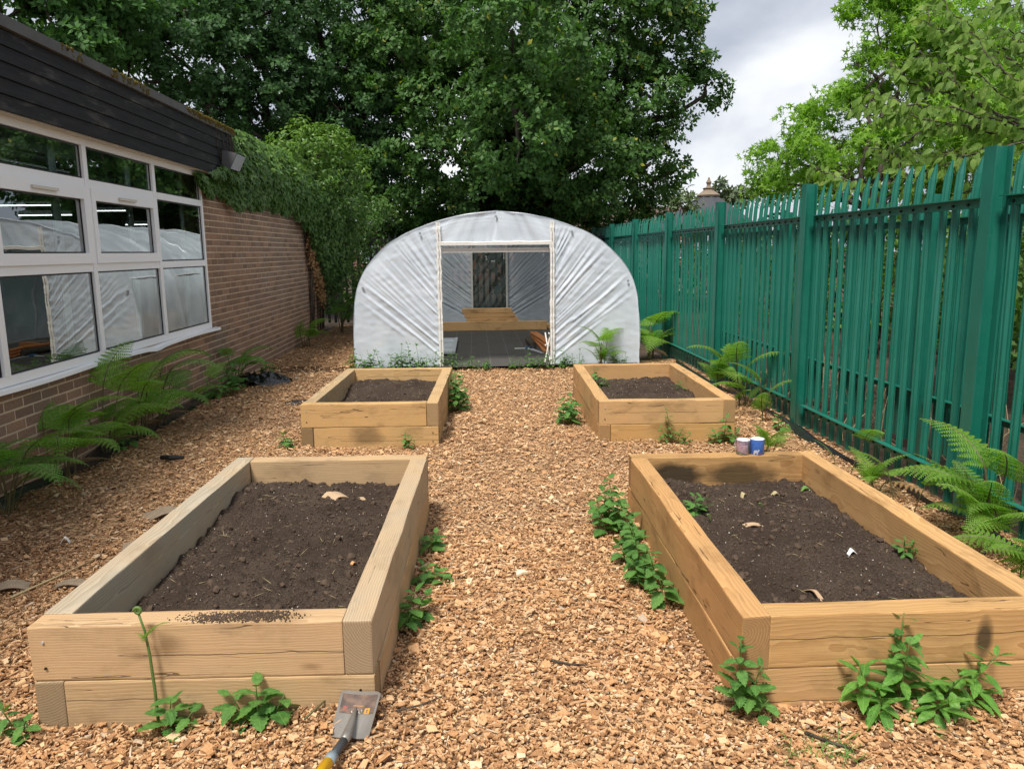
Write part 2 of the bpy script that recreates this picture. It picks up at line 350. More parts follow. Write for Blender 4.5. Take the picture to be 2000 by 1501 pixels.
def glass():
    m, n = material('window_glass')
    f = n('Fresnel', {'IOR': 1.52}).outputs[0]
    refl = n.math('SUBTRACT', 1., n.math('POWER', n.math('SUBTRACT', 1., f), 4.))      # sealed double unit
    z = n('TexNoise', {'Vector': n('NewGeometry').outputs['Position'], 'Scale': 2.6, 'Detail': 1.}).outputs[0]
    nor = bump(n, z, .06, .02)
    gl = n('BsdfGlossy', {'Color': (.93, .97, .96, 1), 'Roughness': .004, 'Normal': nor})
    out(n, n('MixShader', {0: refl, 1: n('BsdfTransparent', {'Color': (.80, .87, .85, 1)}), 2: gl}).outputs[0]); return m
M_GLASS = glass()
def film():
    m, n = material('polythene_film'); tc = n('TexCoord').outputs['Object']
    z = n('TexNoise', {'Vector': tc, 'Scale': 2.2, 'Detail': 3}).outputs[0]
    p = pbsdf(n, n.ramp(z, [(.3, (.78, .86, .96)), (.7, (.84, .91, .99))]), .22, .7)
    tl = n('BsdfTranslucent', {'Color': (.80, .85, .88, 1)})
    a = n('MixShader', {0: .07, 1: p, 2: tl})
    tr = n('BsdfTransparent', {'Color': (.86, .90, .90, 1)})
    out(n, n('MixShader', {0: n.ramp(z, [(.35, (.36,)*3), (.7, (.24,)*3)]), 1: a, 2: tr}).outputs[0]); return m
M_FILM = film()
def film2():
    m, n = material('shaded_film'); p = pbsdf(n, (.10, .125, .12), .25, .6)  # same polythene; shade and dark trees behind are painted into its colour
    out(n, n('MixShader', {0: .30, 1: p, 2: n('BsdfTransparent', {'Color': (.75, .80, .78, 1)})}).outputs[0]); return m
M_FILM2 = film2()
M_BATTEN = simple('white_batten', (.72, .70, .66), .6, .3, var=.15, scale=30)
M_ALU = simple('galvanised', (.55, .57, .60), .42, .5, .35, var=.15, scale=12)
M_GREEN = None
def green_paint():
    m, n = material('green_paint'); tc = n('TexCoord').outputs['Object']
    z = n('TexNoise', {'Vector': tc, 'Scale': 3., 'Detail': 6, 'Roughness': .65}).outputs[0]
    z2 = n('TexNoise', {'Vector': tc, 'Scale': 60., 'Detail': 4}).outputs[0]
    c = n.ramp(z, [(.3, (.004, .115, .079)), (.7, (.009, .158, .110))])
    c = n.mix(n.ramp(z2, [(.66, (0, 0, 0)), (.76, (.6,)*3)]), c, (.14, .26, .22))
    pz = n('SeparateXYZ', {0: n('NewGeometry').outputs['Position']}); st = n('TexNoise', {'Vector': n.vmath('MULTIPLY', n('NewGeometry').outputs['Position'], (9, 9, .9)), 'Scale': 1., 'Detail': 6, 'Roughness': .65}).outputs[0]
    c = n.mix(n.ramp(st, [(.52, (0, 0, 0)), (.72, (.45,)*3)]), c, (.035, .19, .15))
    c = n.mix(n.math('MULTIPLY', n.ramp(st, [(.40, (1, 1, 1)), (.48, (0, 0, 0))]), n.ramp(pz.outputs[2], [(.0, (.8,)*3), (.45, (0, 0, 0))])), c, (.06, .075, .045))
    out(n, pbsdf(n, c, n.ramp(z, [(.3, (.36,)*3), (.7, (.5,)*3)]), .5)); return m
M_GREEN = green_paint()
M_BOLT = simple('dark_bolt', (.03, .035, .03), .5, .5, .6)
M_BLACKF = simple('black_paint', (.012, .012, .013), .5, .4)
M_PLAST = simple('black_plastic', (.012, .013, .016), .22, .6, var=.2)
def membrane():
    m, n = material('weed_membrane'); p = n('NewGeometry').outputs['Position']; s = n('SeparateXYZ', {0: p})
    wv = n('TexNoise', {'Vector': n.vmath('MULTIPLY', p, (6, 60, 6)), 'Scale': 1., 'Detail': 4}).outputs[0]
    fx = n.math('FRACT', n.math('DIVIDE', n.math('ADD', s.outputs[0], .1), .29))
    ln = n.math('LESS_THAN', fx, .03)
    c = n.ramp(wv, [(.3, (.05, .047, .044)), (.7, (.10, .092, .084))])
    c = n.mix(n.math('MULTIPLY', ln, .5), c, (.22, .22, .21))
    out(n, pbsdf(n, c, .7, .35, bump(n, wv, .3, .004))); return m
M_MEMB = membrane()

# ------------------------------------------------------------------ ground, path, wood chips
BEDS = dict(   # x,y of near left corner, width, length, angle, top height
    NL=(-1.540, 2.487, 1.166, 2.178, -.026, .366), NR=(.905, 2.453, 1.172, 2.168, -.014, .340),
    FL=(-1.500, 6.411, 1.162, 2.049, -.031, .345), FR=(1.019, 6.294, 1.162, 2.172, -.024, .345))
def in_bed(x, y, m=0.):
    r = np.zeros(np.shape(x), bool)
    for (bx, by, bw, bl, a, z) in BEDS.values():
        u = (x-bx)*math.cos(a)+(y-by)*math.sin(a); v = -(x-bx)*math.sin(a)+(y-by)*math.cos(a)
        r |= (u > -m) & (u < bw+m) & (v > -m) & (v < bl+m)
    return r
def gh(x, y):
    """height of the chip surface"""
    h = .022*vnoise(x, y, 1.1, 3)+.010*vnoise(x, y, 4.2, 5)
    h = h+.055*np.exp(-(((x+.55)/.35)**2+((y-2.42)/.30)**2))+.03*np.exp(-(((x-1.7)/.7)**2+((y-2.3)/.2)**2))
    return h-.008+.02*np.exp(-((x-2.85)/.25)**2)
XW, XF = -3.148, 2.831
g = MB(); N_ = 60
g.add([(-160, -60, -.06), (160, -60, -.06), (160, 260, -.06), (-160, 260, -.06)], [(0, 1, 2, 3)])
tag(g.build('ground', M_EARTH), kind='structure')
xs = np.linspace(XW, 3.0, 110); ys = np.linspace(-3, 11.2, 220); X, Y = np.meshgrid(xs, ys)
Z = gh(X, Y)-.012; Z = np.where(in_bed(X, Y, -.03), -.05, Z); Z = np.where(Y > 10.75, Z-.03, Z)
tag(MB().grid(np.stack([X, Y, Z], -1)).build('path', M_CHIPG, smooth=True), kind='structure')
xs = np.linspace(XW, -1.7, 40); ys = np.linspace(11.2, 17.6, 120); X, Y = np.meshgrid(xs, ys)
tag(MB().grid(np.stack([X, Y, gh(X, Y)-.012], -1)).build('side_path', M_CHIPG, smooth=True), kind='structure')

def chips():
    N = 520000
    x = rng.uniform(XW+.05, 2.95, N); y = 1.45+(rng.random(N)**1.25)*(17-1.45)
    dens = np.clip(1.25-(y-2)/11., .30, 1.)
    keep = rng.random(N) < dens
    P = proj(np.stack([x, y, np.zeros(N)], -1))
    keep &= (P[:, 0] > -800) & (P[:, 0] < 2800) & (P[:, 1] < 1900) & ~in_bed(x, y, .004)
    keep &= ~((np.abs(x+.44) < .055) & (np.abs(y-2.30) < .04))
    keep &= ~((y > 10.72) & (x > -1.76)) & (x < 2.98+.0*y)
    x, y = x[keep], y[keep]; N = len(x)
    L = .0055+.0130*rng.random(N)**1.4+.034*(rng.random(N) ** 14); W = L*rng.uniform(.28, .85, N)
    sl = rng.random(N) < .18; W[sl] = L[sl]*.16; L[sl] *= 1.9
    big = 1+.5*np.clip((y-4)/8, 0, 1)
    L *= big; W *= big; T = rng.uniform(.0016, .0045, N)
    tilt = rng.normal(0, .24, N); nrm = np.stack([np.sin(tilt)*np.cos(y*91), np.sin(tilt)*np.sin(x*83), np.ones(N)], -1)
    nrm[:, :2] += rng.normal(0, .17, (N, 2))
    a = rng.uniform(0, 2*np.pi, N); Rm = frames(nrm, np.stack([np.cos(a), np.sin(a), np.zeros(N)], -1))
    z = gh(x, y)+rng.uniform(-.004, .011, N)
    Tr = np.stack([x, y, z], -1); mb = MB()
    def tmpl(k):
        c = np.array([(-.5, -.5), (.5, -.45), (.42, .5), (-.55, .38)])+np.random.default_rng(k).uniform(-.14, .14, (4, 2))
        if k % 3 == 0: c[3] = (-.2, .5)
        b = c*1.05+np.random.default_rng(k+50).uniform(-.06, .06, (4, 2))
        z = np.random.default_rng(k+9).uniform(-.5, .5, 4)
        return np.vstack([np.c_[c, .5+z], np.c_[b, -1+z]])
    near = y < 4.3; which = rng.integers(0, 6, N); cnt = []
    for k in range(6):
        m = near & (which == k); mb.scatter(tmpl(k), [(0, 1, 2, 3), (4, 5, 1, 0), (5, 6, 2, 1), (6, 7, 3, 2), (7, 4, 0, 3)], Rm[m], np.stack([L[m], W[m], T[m]], -1), Tr[m]); cnt.append((m, 8))
        m = ~near & (which == k); mb.scatter(tmpl(k)[:4], [(0, 1, 2, 3)], Rm[m], np.stack([L[m], W[m], T[m]], -1), Tr[m]); cnt.append((m, 4))
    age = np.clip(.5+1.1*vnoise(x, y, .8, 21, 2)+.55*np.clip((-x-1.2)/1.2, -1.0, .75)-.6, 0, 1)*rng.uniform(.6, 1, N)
    # along the bed sides more chips lean to the darker palette
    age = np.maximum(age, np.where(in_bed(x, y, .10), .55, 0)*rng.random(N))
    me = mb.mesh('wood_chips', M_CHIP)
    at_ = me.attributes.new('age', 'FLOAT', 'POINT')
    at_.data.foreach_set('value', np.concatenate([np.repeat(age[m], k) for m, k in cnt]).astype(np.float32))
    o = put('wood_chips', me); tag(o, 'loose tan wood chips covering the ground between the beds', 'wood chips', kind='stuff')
chips()

# ------------------------------------------------------------------ brick building on the left
B = thing('brick_building', 'long low brown brick building with white windows and black board fascia', 'building', (XW, 6, 0))
Bi = -Vector((XW, 6, 0))
def bpart(o): o.parent = B; o.location = Vector(o.location)+Bi; return o
WY = [3.87, 5.215, 6.56, 7.905, 9.25]; WZ0, WZ1 = .775, 2.52; YE = 16.07
mb = MB(); xf = XW-.0035
mb.box((XW-.27, -3, -.1), (xf, 3.86, 3.0)); mb.box((XW-.27, 3.86, -.1), (xf, 9.26, WZ0-.03)); mb.box((XW-.27, 9.26, -.1), (xf, YE, 2.95)); mb.box((XW-.27, 3.86, WZ1+.01), (xf, 9.26, 3.0))
mb.box((XW-6, YE-.27, -.1), (XW-.27, YE, 2.95))
bpart(mb.build('wall_core', M_MORTAR))
mb = MB(); mb.box((XW-6, -3, 2.95), (XW+.10, 10.2, 3.05)); mb.box((XW-6, 10.2, 2.95), (XW+.06, YE+.05, 3.03)); bpart(mb.build('roof', M_COPE))
# bricks, stretcher bond: 215 x 65 face, 10 mm joints
bl, bh, jt = .215, .0645, .0105; bricks = []
for c in range(40):
    z0 = -.02+c*(bh+jt)
    if z0 > 2.9: break
    y = 2.0-(c % 2)*(bl+jt)/2
    while y < YE:
        y1 = min(y+bl, YE-.002); ya = y
        if y+bl > 9.262 and y < 9.262 and z0+bh > WZ0-.04: ya = max(y, 9.262)
        under = z0+bh < WZ0-.035
        if (y1 <= 9.262 and not under) is False and y1-ya > .03 and (under or ya >= 9.26): bricks.append((ya, y1, z0))
        y += bl+jt
def brick_geo(L):
    x0, x1 = -.09, 0.; v = .004
    V = [(x0, 0, 0), (x0, L, 0), (x0, L, bh), (x0, 0, bh), (x1-v, 0, 0), (x1-v, L, 0), (x1-v, L, bh), (x1-v, 0, bh), (x1, v, v), (x1, L-v, v), (x1, L-v, bh-v), (x1, v, bh-v)]
    F = [(8, 9, 10, 11), (4, 5, 9, 8), (5, 6, 10, 9), (6, 7, 11, 10), (7, 4, 8, 11), (0, 1, 5, 4), (1, 2, 6, 5), (2, 3, 7, 6), (3, 0, 4, 7)]
    return np.array(V, float), F
def bvis(b):
    p = proj([XW, (b[0]+b[1])/2, b[2]+.03]); return (p[0] > -60) and p[2] > 0
vis = sorted([b for b in bricks if bvis(b)], key=lambda b: b[0]**2+b[2]*.1); rest = set(bricks)
cache = {}
for b in vis[:290]:
    L = round(b[1]-b[0], 3); rest.discard(b)
    if L not in cache: V, F = brick_geo(L); cache[L] = MB().add(V, F).mesh('brick', M_BRICK)
    put('brick', cache[L], B, Matrix.Translation((random.uniform(-.002, .001), b[0]-6, b[2])))
mb = MB()
for b in rest: V, F = brick_geo(b[1]-b[0]); mb.add(V+np.array([random.uniform(-.002, .001), b[0]-6, b[2]]), F)
tag(mb.build('brickwork', M_BRICK, B), kind='stuff')
# window frame
WIN = put('window', MB().box((XW-.05, WY[0], WZ0-.03), (XW+.012, WY[-1], WZ0+.035)).box((XW-.05, WY[0], WZ1-.045), (XW+.012, WY[-1], WZ1+.015)).box((XW-.05, WY[0]-.0, WZ0+.035), (XW+.012, WY[0]+.05, WZ1-.045)).box((XW-.05, WY[-1]-.05, WZ0+.035), (XW+.012, WY[-1], WZ1-.045)).mesh('window', M_PVC)); bpart(WIN)
def wpart(name, mb, mat):
    o = mb.build(name, mat, WIN); return o
TZ = [1.505, 2.18]
for i in range(1, 4): wpart('mullion', MB().box((XW-.05, WY[i]-.033, WZ0+.0352), (XW+.016, WY[i]+.033, WZ1-.0452)), M_PVC)
for zt in TZ:
    for i in range(4): wpart('transom', MB().box((XW-.05, WY[i]+(.0502 if i == 0 else .0332), zt-.033), (XW+.010, WY[i+1]-(.0502 if i == 3 else .0332), zt+.033)), M_PVC)
rows = [(WZ0+.037, TZ[0]-.034), (TZ[0]+.034, TZ[1]-.034), (TZ[1]+.034, WZ1-.047)]
for i in range(4):
    y0, y1 = WY[i]+(.052 if i == 0 else .035), WY[i+1]-(.052 if i == 3 else .035)
    for r_, (z0, z1) in enumerate(rows):
        if r_ == 1 and i < 3:
            f = .062
            s = MB().box((XW-.045, y0, z0), (XW+.026, y1, z0+f+.02)).box((XW-.045, y0, z1-f-.035), (XW+.026, y1, z1)).box((XW-.045, y0, z0+f+.02), (XW+.026, y0+f, z1-f-.035)).box((XW-.045, y1-f, z0+f+.02), (XW+.026, y1, z1-f-.035))
            wpart('sash', s, M_PVC)
            ym = (y0+y1)/2; wpart('trickle_vent', MB().box((XW+.0265, ym-.17, z1-.068), (XW+.048, ym+.17, z1-.046)), M_CREAM)
            y0p, y1p, z0p, z1p = y0+f, y1-f, z0+f+.02, z1-f-.035
        else: y0p, y1p, z0p, z1p = y0, y1, z0, z1
        e = .012; xg = XW-.008
        wpart('gasket', MB().box((xg-.004, y0p, z0p), (xg+.004, y1p, z0p+e)).box((xg-.004, y0p, z1p-e), (xg+.004, y1p, z1p)).box((xg-.004, y0p, z0p+e), (xg+.004, y0p+e, z1p-e)).box((xg-.004, y1p-e, z0p+e), (xg+.004, y1p, z1p-e)), M_BLACKF)
        wpart('pane', MB().add([(xg, y0p+e, z0p+e), (xg, y1p-e, z0p+e), (xg, y1p-e, z1p-e), (xg, y0p+e, z1p-e)], [(0, 1, 2, 3)]), M_GLASS)
for o in WIN.children: o.location = (0, 0, 0)
# sill, slightly buckled
ys = np.linspace(3.8, 9.42, 60); wob = -.02*np.exp(-((ys-7.55)/.16)**2)+.006*np.sin(ys*3.1)
prof = [(XW-.02, .0), (XW+.055, -.006), (XW+.058, -.034), (XW-.02, -.034)]
P = np.stack([np.stack([np.full(60, px), ys, WZ0-.031+pz+wob*(1 if i in (1, 2) else .4)], -1) for i, (px, pz) in enumerate(prof)], 0)
wpart('sill', MB().grid(P), M_PVC)
# fascia boards and coping
for k in range(5):
    z0 = 2.535+k*.104
    P = [(XW+.09, z0), (XW+.128, z0), (XW+.118, z0+.100), (XW+.09, z0+.100)]
    V = [(x, y, z) for y in (-3, 10.2) for x, z in P]
    m_ = MB().add(V, [(0, 1, 2, 3), (7, 6, 5, 4), (0, 4, 5, 1), (1, 5, 6, 2), (2, 6, 7, 3), (3, 7, 4, 0)])
    bpart(m_.build('fascia_board', M_FASC))
bpart(MB().box((XW+.02, -3, 2.54), (XW+.088, 10.19, 3.05)).build('fascia_backing', M_BLACKF))
bpart(MB().box((XW+.0, -3, 2.528), (XW+.10, 10.18, 2.5345)).build('soffit', M_CREAM))
bpart(MB().box((XW-.2, -3, 3.058), (XW+.15, 10.22, 3.135)).build('coping', M_COPE))
N = 900; y = 4.5+5.7*rng.random(N)**.6; y = np.where(vnoise(y, y*0, 2.4, 8) > -.15, y, rng.uniform(8.6, 10.2, N))
k = rng.random(N) < .6
T = np.stack([np.where(k, XW+.150, XW+rng.uniform(.02, .15, N)), y, np.where(k, 3.132-.06*rng.random(N)**1.6, 3.137)], -1)
oct_v = np.array([(1, 0, 0), (-1, 0, 0), (0, 1, 0), (0, -1, 0), (0, 0, 1), (0, 0, -1)], float); oct_f = [(0, 2, 4), (2, 1, 4), (1, 3, 4), (3, 0, 4), (2, 0, 5), (1, 2, 5), (3, 1, 5), (0, 3, 5)]
mo = MB().scatter(oct_v, oct_f, frames(rdir(N), rdir(N)), rng.uniform(.006, .02, (N, 3)), T).build('moss', M_MOSS); bpart(mo); tag(mo, kind='stuff')
# room behind the glass
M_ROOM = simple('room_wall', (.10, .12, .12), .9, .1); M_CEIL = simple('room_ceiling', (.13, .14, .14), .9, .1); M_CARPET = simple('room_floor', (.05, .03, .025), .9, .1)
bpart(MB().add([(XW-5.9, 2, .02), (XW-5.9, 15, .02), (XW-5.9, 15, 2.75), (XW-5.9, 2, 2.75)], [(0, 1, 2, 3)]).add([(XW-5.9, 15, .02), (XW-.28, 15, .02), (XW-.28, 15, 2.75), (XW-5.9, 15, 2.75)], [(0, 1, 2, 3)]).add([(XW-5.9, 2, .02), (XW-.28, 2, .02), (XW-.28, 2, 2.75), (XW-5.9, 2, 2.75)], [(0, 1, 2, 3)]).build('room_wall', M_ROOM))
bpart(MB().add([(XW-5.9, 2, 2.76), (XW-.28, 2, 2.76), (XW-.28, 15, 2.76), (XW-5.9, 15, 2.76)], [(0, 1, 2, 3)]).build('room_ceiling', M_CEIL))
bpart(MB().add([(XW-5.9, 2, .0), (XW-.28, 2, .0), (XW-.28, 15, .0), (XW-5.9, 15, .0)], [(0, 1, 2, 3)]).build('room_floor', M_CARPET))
M_BLIND = simple('pale_blind', (.50, .60, .58), .8, .2, var=.06)
for i in range(1, 5):
    b_ = MB()
    for j in range(4): b_.box((XW-.20-.004*j, WY[i]-.17+.035*j, .80), (XW-.185-.004*j, WY[i]-.14+.035*j, 2.50))
    bpart(b_.build('gathered_blind', M_BLIND))
m, n = material('strip_light'); out(n, n('Emission', {'Color': (.95, 1, 1, 1), 'Strength': 1.6}).outputs[0]); M_TUBE = m
def strip(label, a, b):
    a = np.array(a); b = np.array(b); t = thing('strip_light', label, 'light', tuple((a+b)/2), group='strip lights inside the building'); c = (a+b)/2
    MB().tube([a-c, b-c], .010, 6).build('tube', M_TUBE, t)
    MB().tube([a-c+(0, 0, .05), b-c+(0, 0, .05)], .02, 4).build('fitting', M_CEIL, t)
strip('long lit strip light behind the top left window pane', (-5.0, 7.3, 2.58), (-5.0, 10.05, 2.58))
strip('lit strip light seen highest in the left opening window', (-6.9, 11.7, 2.33), (-6.0, 11.7, 2.33))
strip('short lit strip light seen above the tunnel reflection in left opening window', (-6.6, 11.7, 2.19), (-5.85, 11.7, 2.19))
strip('lit strip light seen in the middle opening window', (-6.1, 12.9, 2.31), (-5.6, 12.9, 2.31))
strip('small lit strip light seen lowest in the middle opening window', (-5.75, 13.2, 2.10), (-5.3, 13.2, 2.10))
# floodlight box on the fascia
fl = thing('floodlight', 'grey boxy floodlight fixed to the end of the black fascia', 'floodlight', (XW+.13, 9.85, 2.73))
V = [(0, -.19, -.10), (.10, -.19, -.12), (.19, -.19, .06), (.02, -.19, .10), (0, .19, -.10), (.10, .19, -.12), (.19, .19, .06), (.02, .19, .10)]
MB().add(V, [(0, 1, 2, 3), (7, 6, 5, 4), (0, 4, 5, 1), (2, 6, 7, 3), (3, 7, 4, 0)]).build('housing', simple('grey_metal', (.10, .10, .105), .5, .4), fl)
MB().add([(.102, -.18, -.117), (.102, .18, -.117), (.189, .18, .055), (.189, -.18, .055)], [(0, 1, 2, 3)]).build('lens', simple('lamp_lens', (.13, .135, .14), .25, .5), fl)
MB().box((-.03, -.05, -.05), (.02, .05, .05)).build('bracket', M_BLACKF, fl)
# black membrane edge along the wall and the fence foot
def edge_strip(name, x0, y0, y1, wfun, label):
    ys = np.arange(y0, y1, .07); P = []
    for k in range(6):
        f = k/5; wd = wfun(ys); x = x0+np.sign(1 if x0 < 0 else -1)*wd*f
        z = gh(x, ys)+.035*(1-f)*(1+.6*vnoise(ys, ys*0, 3, 4))+.012*np.sin(f*math.pi)*(1+vnoise(ys, ys*0+f*3, 5, 9))+.004
        P.append(np.stack([x, ys, z], -1))
    tag(MB().grid(np.array(P)).build(name, M_PLAST, smooth=True), label, 'membrane')
edge_strip('membrane_edge', XW+.002, 3.0, 9.2, lambda y: .06+.10*np.clip(vnoise(y, y*0, .9, 12)+.3, 0, 1)+.14*np.exp(-((y-5.95)/.35)**2), 'black weed membrane edge turned up along the foot of the brick wall')
edge_strip('membrane_edge', XF-.02, 3.2, 10.6, lambda y: .012+.07*np.clip(vnoise(y, y*0, 1.1, 14)-.1, 0, 1)+.05*np.exp(-((y-6.2)/.4)**2), 'black weed membrane edge showing along the foot of the green fence')

# ------------------------------------------------------------------ palisade fences
def pale_mesh(name, mat, H=2.13, bend=True):
    """W-section pale: section in (x out of fence, y along), pointed top bent outwards"""
    sec = [(.000, -.039), (.000, -.026), (-.016, -.018), (-.017, -.010), (-.003, 0), (-.017, .010), (-.016, .018), (.000, .026), (.000, .039)]
    th = .003
    zs = [(.03, 0, 1.), (H-.27, 0, 1.), (H-.19, .004, 1.), (H-.10, .011, 1.), (H, .022, .12)] if bend else [(.03, 0, 1.), (H-.06, 0, 1.), (H, 0, .15)]
    V = []; k = len(sec)
    for i, (z, dx, wf) in enumerate(zs):
        for x, y in sec: V.append((x*max(wf, .3)+dx, y*wf-(1-wf)*.016, z))
        for x, y in sec[::-1]: V.append((x*max(wf, .3)+dx+th, y*wf-(1-wf)*.016, z))
    m = 2*k; F = [(i*m+j, i*m+(j+1) % m, (i+1)*m+(j+1) % m, (i+1)*m+j) for i in range(len(zs)-1) for j in range(m)]
    F.append(tuple((len(zs)-1)*m+j for j in range(m)))
    return MB().add(V, F).mesh(name, mat)
def post_mesh(name, mat, H=2.1375, w=.10, d=.10):
    t = .007; sec = [(0, -w), (t, -w), (t, -w/2-t/2), (d-t, -w/2-t/2), (d-t, -w), (d, -w), (d, 0), (d-t, 0), (d-t, -w/2+t/2), (t, -w/2+t/2), (t, 0), (0, 0)]
    V = [(x, y, z) for z in (-.05, H) for x, y in sec]; k = len(sec)
    F = [(j, (j+1) % k, k+(j+1) % k, k+j) for j in range(k)]+[tuple(range(k, 2*k)), tuple(range(k))[::-1]]
    return MB().add(V, F).mesh(name, mat)
PS, PY0 = 2.4163, 4.2785
def palisade(label, x0, i0, i1, npale, mat, H, posts_y, rails=(1.865, .215), bolts=True, name='palisade_fence'):
    t = thing(name, label, 'fence', (x0, 0, 0))
    pm, bm_ = post_mesh('post', mat, H), pale_mesh('pale', mat, H-.01)
    ny = len(posts_y)
    for i, y in enumerate(posts_y):
        put('post', pm, t, Matrix.Translation((0, y, 0)))
        if i == ny-1: break
        y1 = posts_y[i+1]; a, b = y+.004, y1-.104
        for zr in rails:
            r_ = MB().box((.078, a, zr-.05), (.084, b, zr)).box((.036, a, zr), (.084, b, zr+.006))
            if bolts:
                for j in range(npale):
                    yb = y+(j+.5)*(y1-.1-y)/npale+.0; r_.tube([(.0785, yb, zr-.027), (.066, yb, zr-.027)], .009, 6, mi=1)
            r_.build('rail', [mat, M_BOLT], t)
        for j in range(npale):
            yb = y+(j+.5)*(y1-.1-y)/npale
            put('pale', bm_, t, Matrix.Translation((.103+random.uniform(-.001, .002), yb, random.uniform(-.012, .006))) @ Matrix.Rotation(random.uniform(-.02, .02), 4, 'Z') @ Matrix.Rotation(random.gauss(0, .004), 4, 'X') @ Matrix.Rotation(random.gauss(0, .003), 4, 'Y'))
    return t
palisade('tall green steel palisade fence running along the right of the beds', XF, -1, 7, 16, M_GREEN, 2.1375, [PY0+i*PS for i in range(-1, 8)])
f2 = palisade('second green steel palisade fence standing just behind the first', XF+.62, 0, 4, 18, M_GREEN, 1.99, [3.1+i*2.75 for i in range(0, 4)], (1.80, .45), False)
# black railings behind the tunnel
bf = thing('railing_fence', 'dark black palisade railings behind the tunnel beside the building corner', 'fence', (0, 17.5, 0))
for k in range(58):
    x = -3.9+k*.14
    MB().box((x, -.01, .05), (x+.055, .01, 1.9)).add([(x, -.01, 1.9), (x+.055, -.01, 1.9), (x+.0275, 0, 2.02), (x, .01, 1.9), (x+.055, .01, 1.9)], [(0, 1, 2), (4, 3, 2), (1, 4, 2), (3, 0, 2)]).build('pale', M_BLACKF, bf)
for z in (.35, 1.86): MB().box((-4, .012, z-.05), (4.2, .05, z+.05)).build('rail', M_BLACKF, bf)

# ------------------------------------------------------------------ polytunnel
TX, TY0, TY1, TW, TH = .297, 10.77, 16.95, 2.015, 2.145
half = [(2.020, 0), (2.018, .45), (1.998, .80), (1.965, 1.05), (1.88, 1.29), (1.715, 1.51), (1.51, 1.70), (1.25, 1.86), (.83, 2.015), (.42, 2.108), (0, 2.145)]
hz = np.array([h[1] for h in half]); hx = np.array([h[0] for h in half])
_s = np.concatenate([[0], np.cumsum(np.hypot(np.diff(hx), np.diff(hz)))]); _t = np.linspace(0, _s[-1], 60)
def _sm(a):                       # round the measured corners
    a = np.interp(_t, _s, a)
    for _ in range(6): b = a.copy(); b[1:-1] = (a[:-2]+2*a[1:-1]+a[2:])/4; a = b
    return a
AX, AZ = _sm(hx), _sm(hz); AX[-1] = 0
ARCH = np.concatenate([np.stack([-AX, AZ], -1), np.stack([AX, AZ], -1)[::-1][1:]])      # left foot to right foot
def arch_x(z): return np.interp(z, AZ, AX)
PT = thing('polytunnel', 'white polythene polytunnel with open doorway at the end of the path', 'polytunnel', (TX, TY0, 0))
LEN = TY1-TY0
for k in range(5):
    y = k*LEN/4+(.03 if k == 0 else (-.03 if k == 4 else 0))
    MB().tube([(x*.992, y, z*.994) for x, z in ARCH], .021, 8).build('hoop', M_ALU, PT, True)
MB().tube([(0, .03, TH-.045), (0, LEN-.03, TH-.045)], .018, 8).build('ridge_bar', M_ALU, PT, True)
for sx_ in (-1, 1): MB().tube([(sx_*1.85, .03, 1.28), (sx_*1.85, LEN-.03, 1.28)], .016, 8).build('side_bar', M_ALU, PT, True)
ny = 90; yy = np.linspace(-.015, LEN+.015, ny); S_, Y_ = np.meshgrid(np.arange(len(ARCH)), yy)
seg = (yy/(LEN/4)) % 1; sag = .020*np.sin(np.pi*seg)**.7
ax = ARCH[:, 0][None]*(1-sag[:, None]/2.)*1.002; az = ARCH[:, 1][None]*(1-sag[:, None]/2.2)+.004
wr = .006*vnoise(S_*.25, Y_*5., 1., 41, 2)
P = np.stack([ax*(1+wr), Y_, az*(1+wr)], -1)
MB().grid(P).build('roof_cover', M_FILM, PT, True)
DL, DR, DH = -.500-TX, 1.067-TX, 1.705        # door opening, in tunnel space
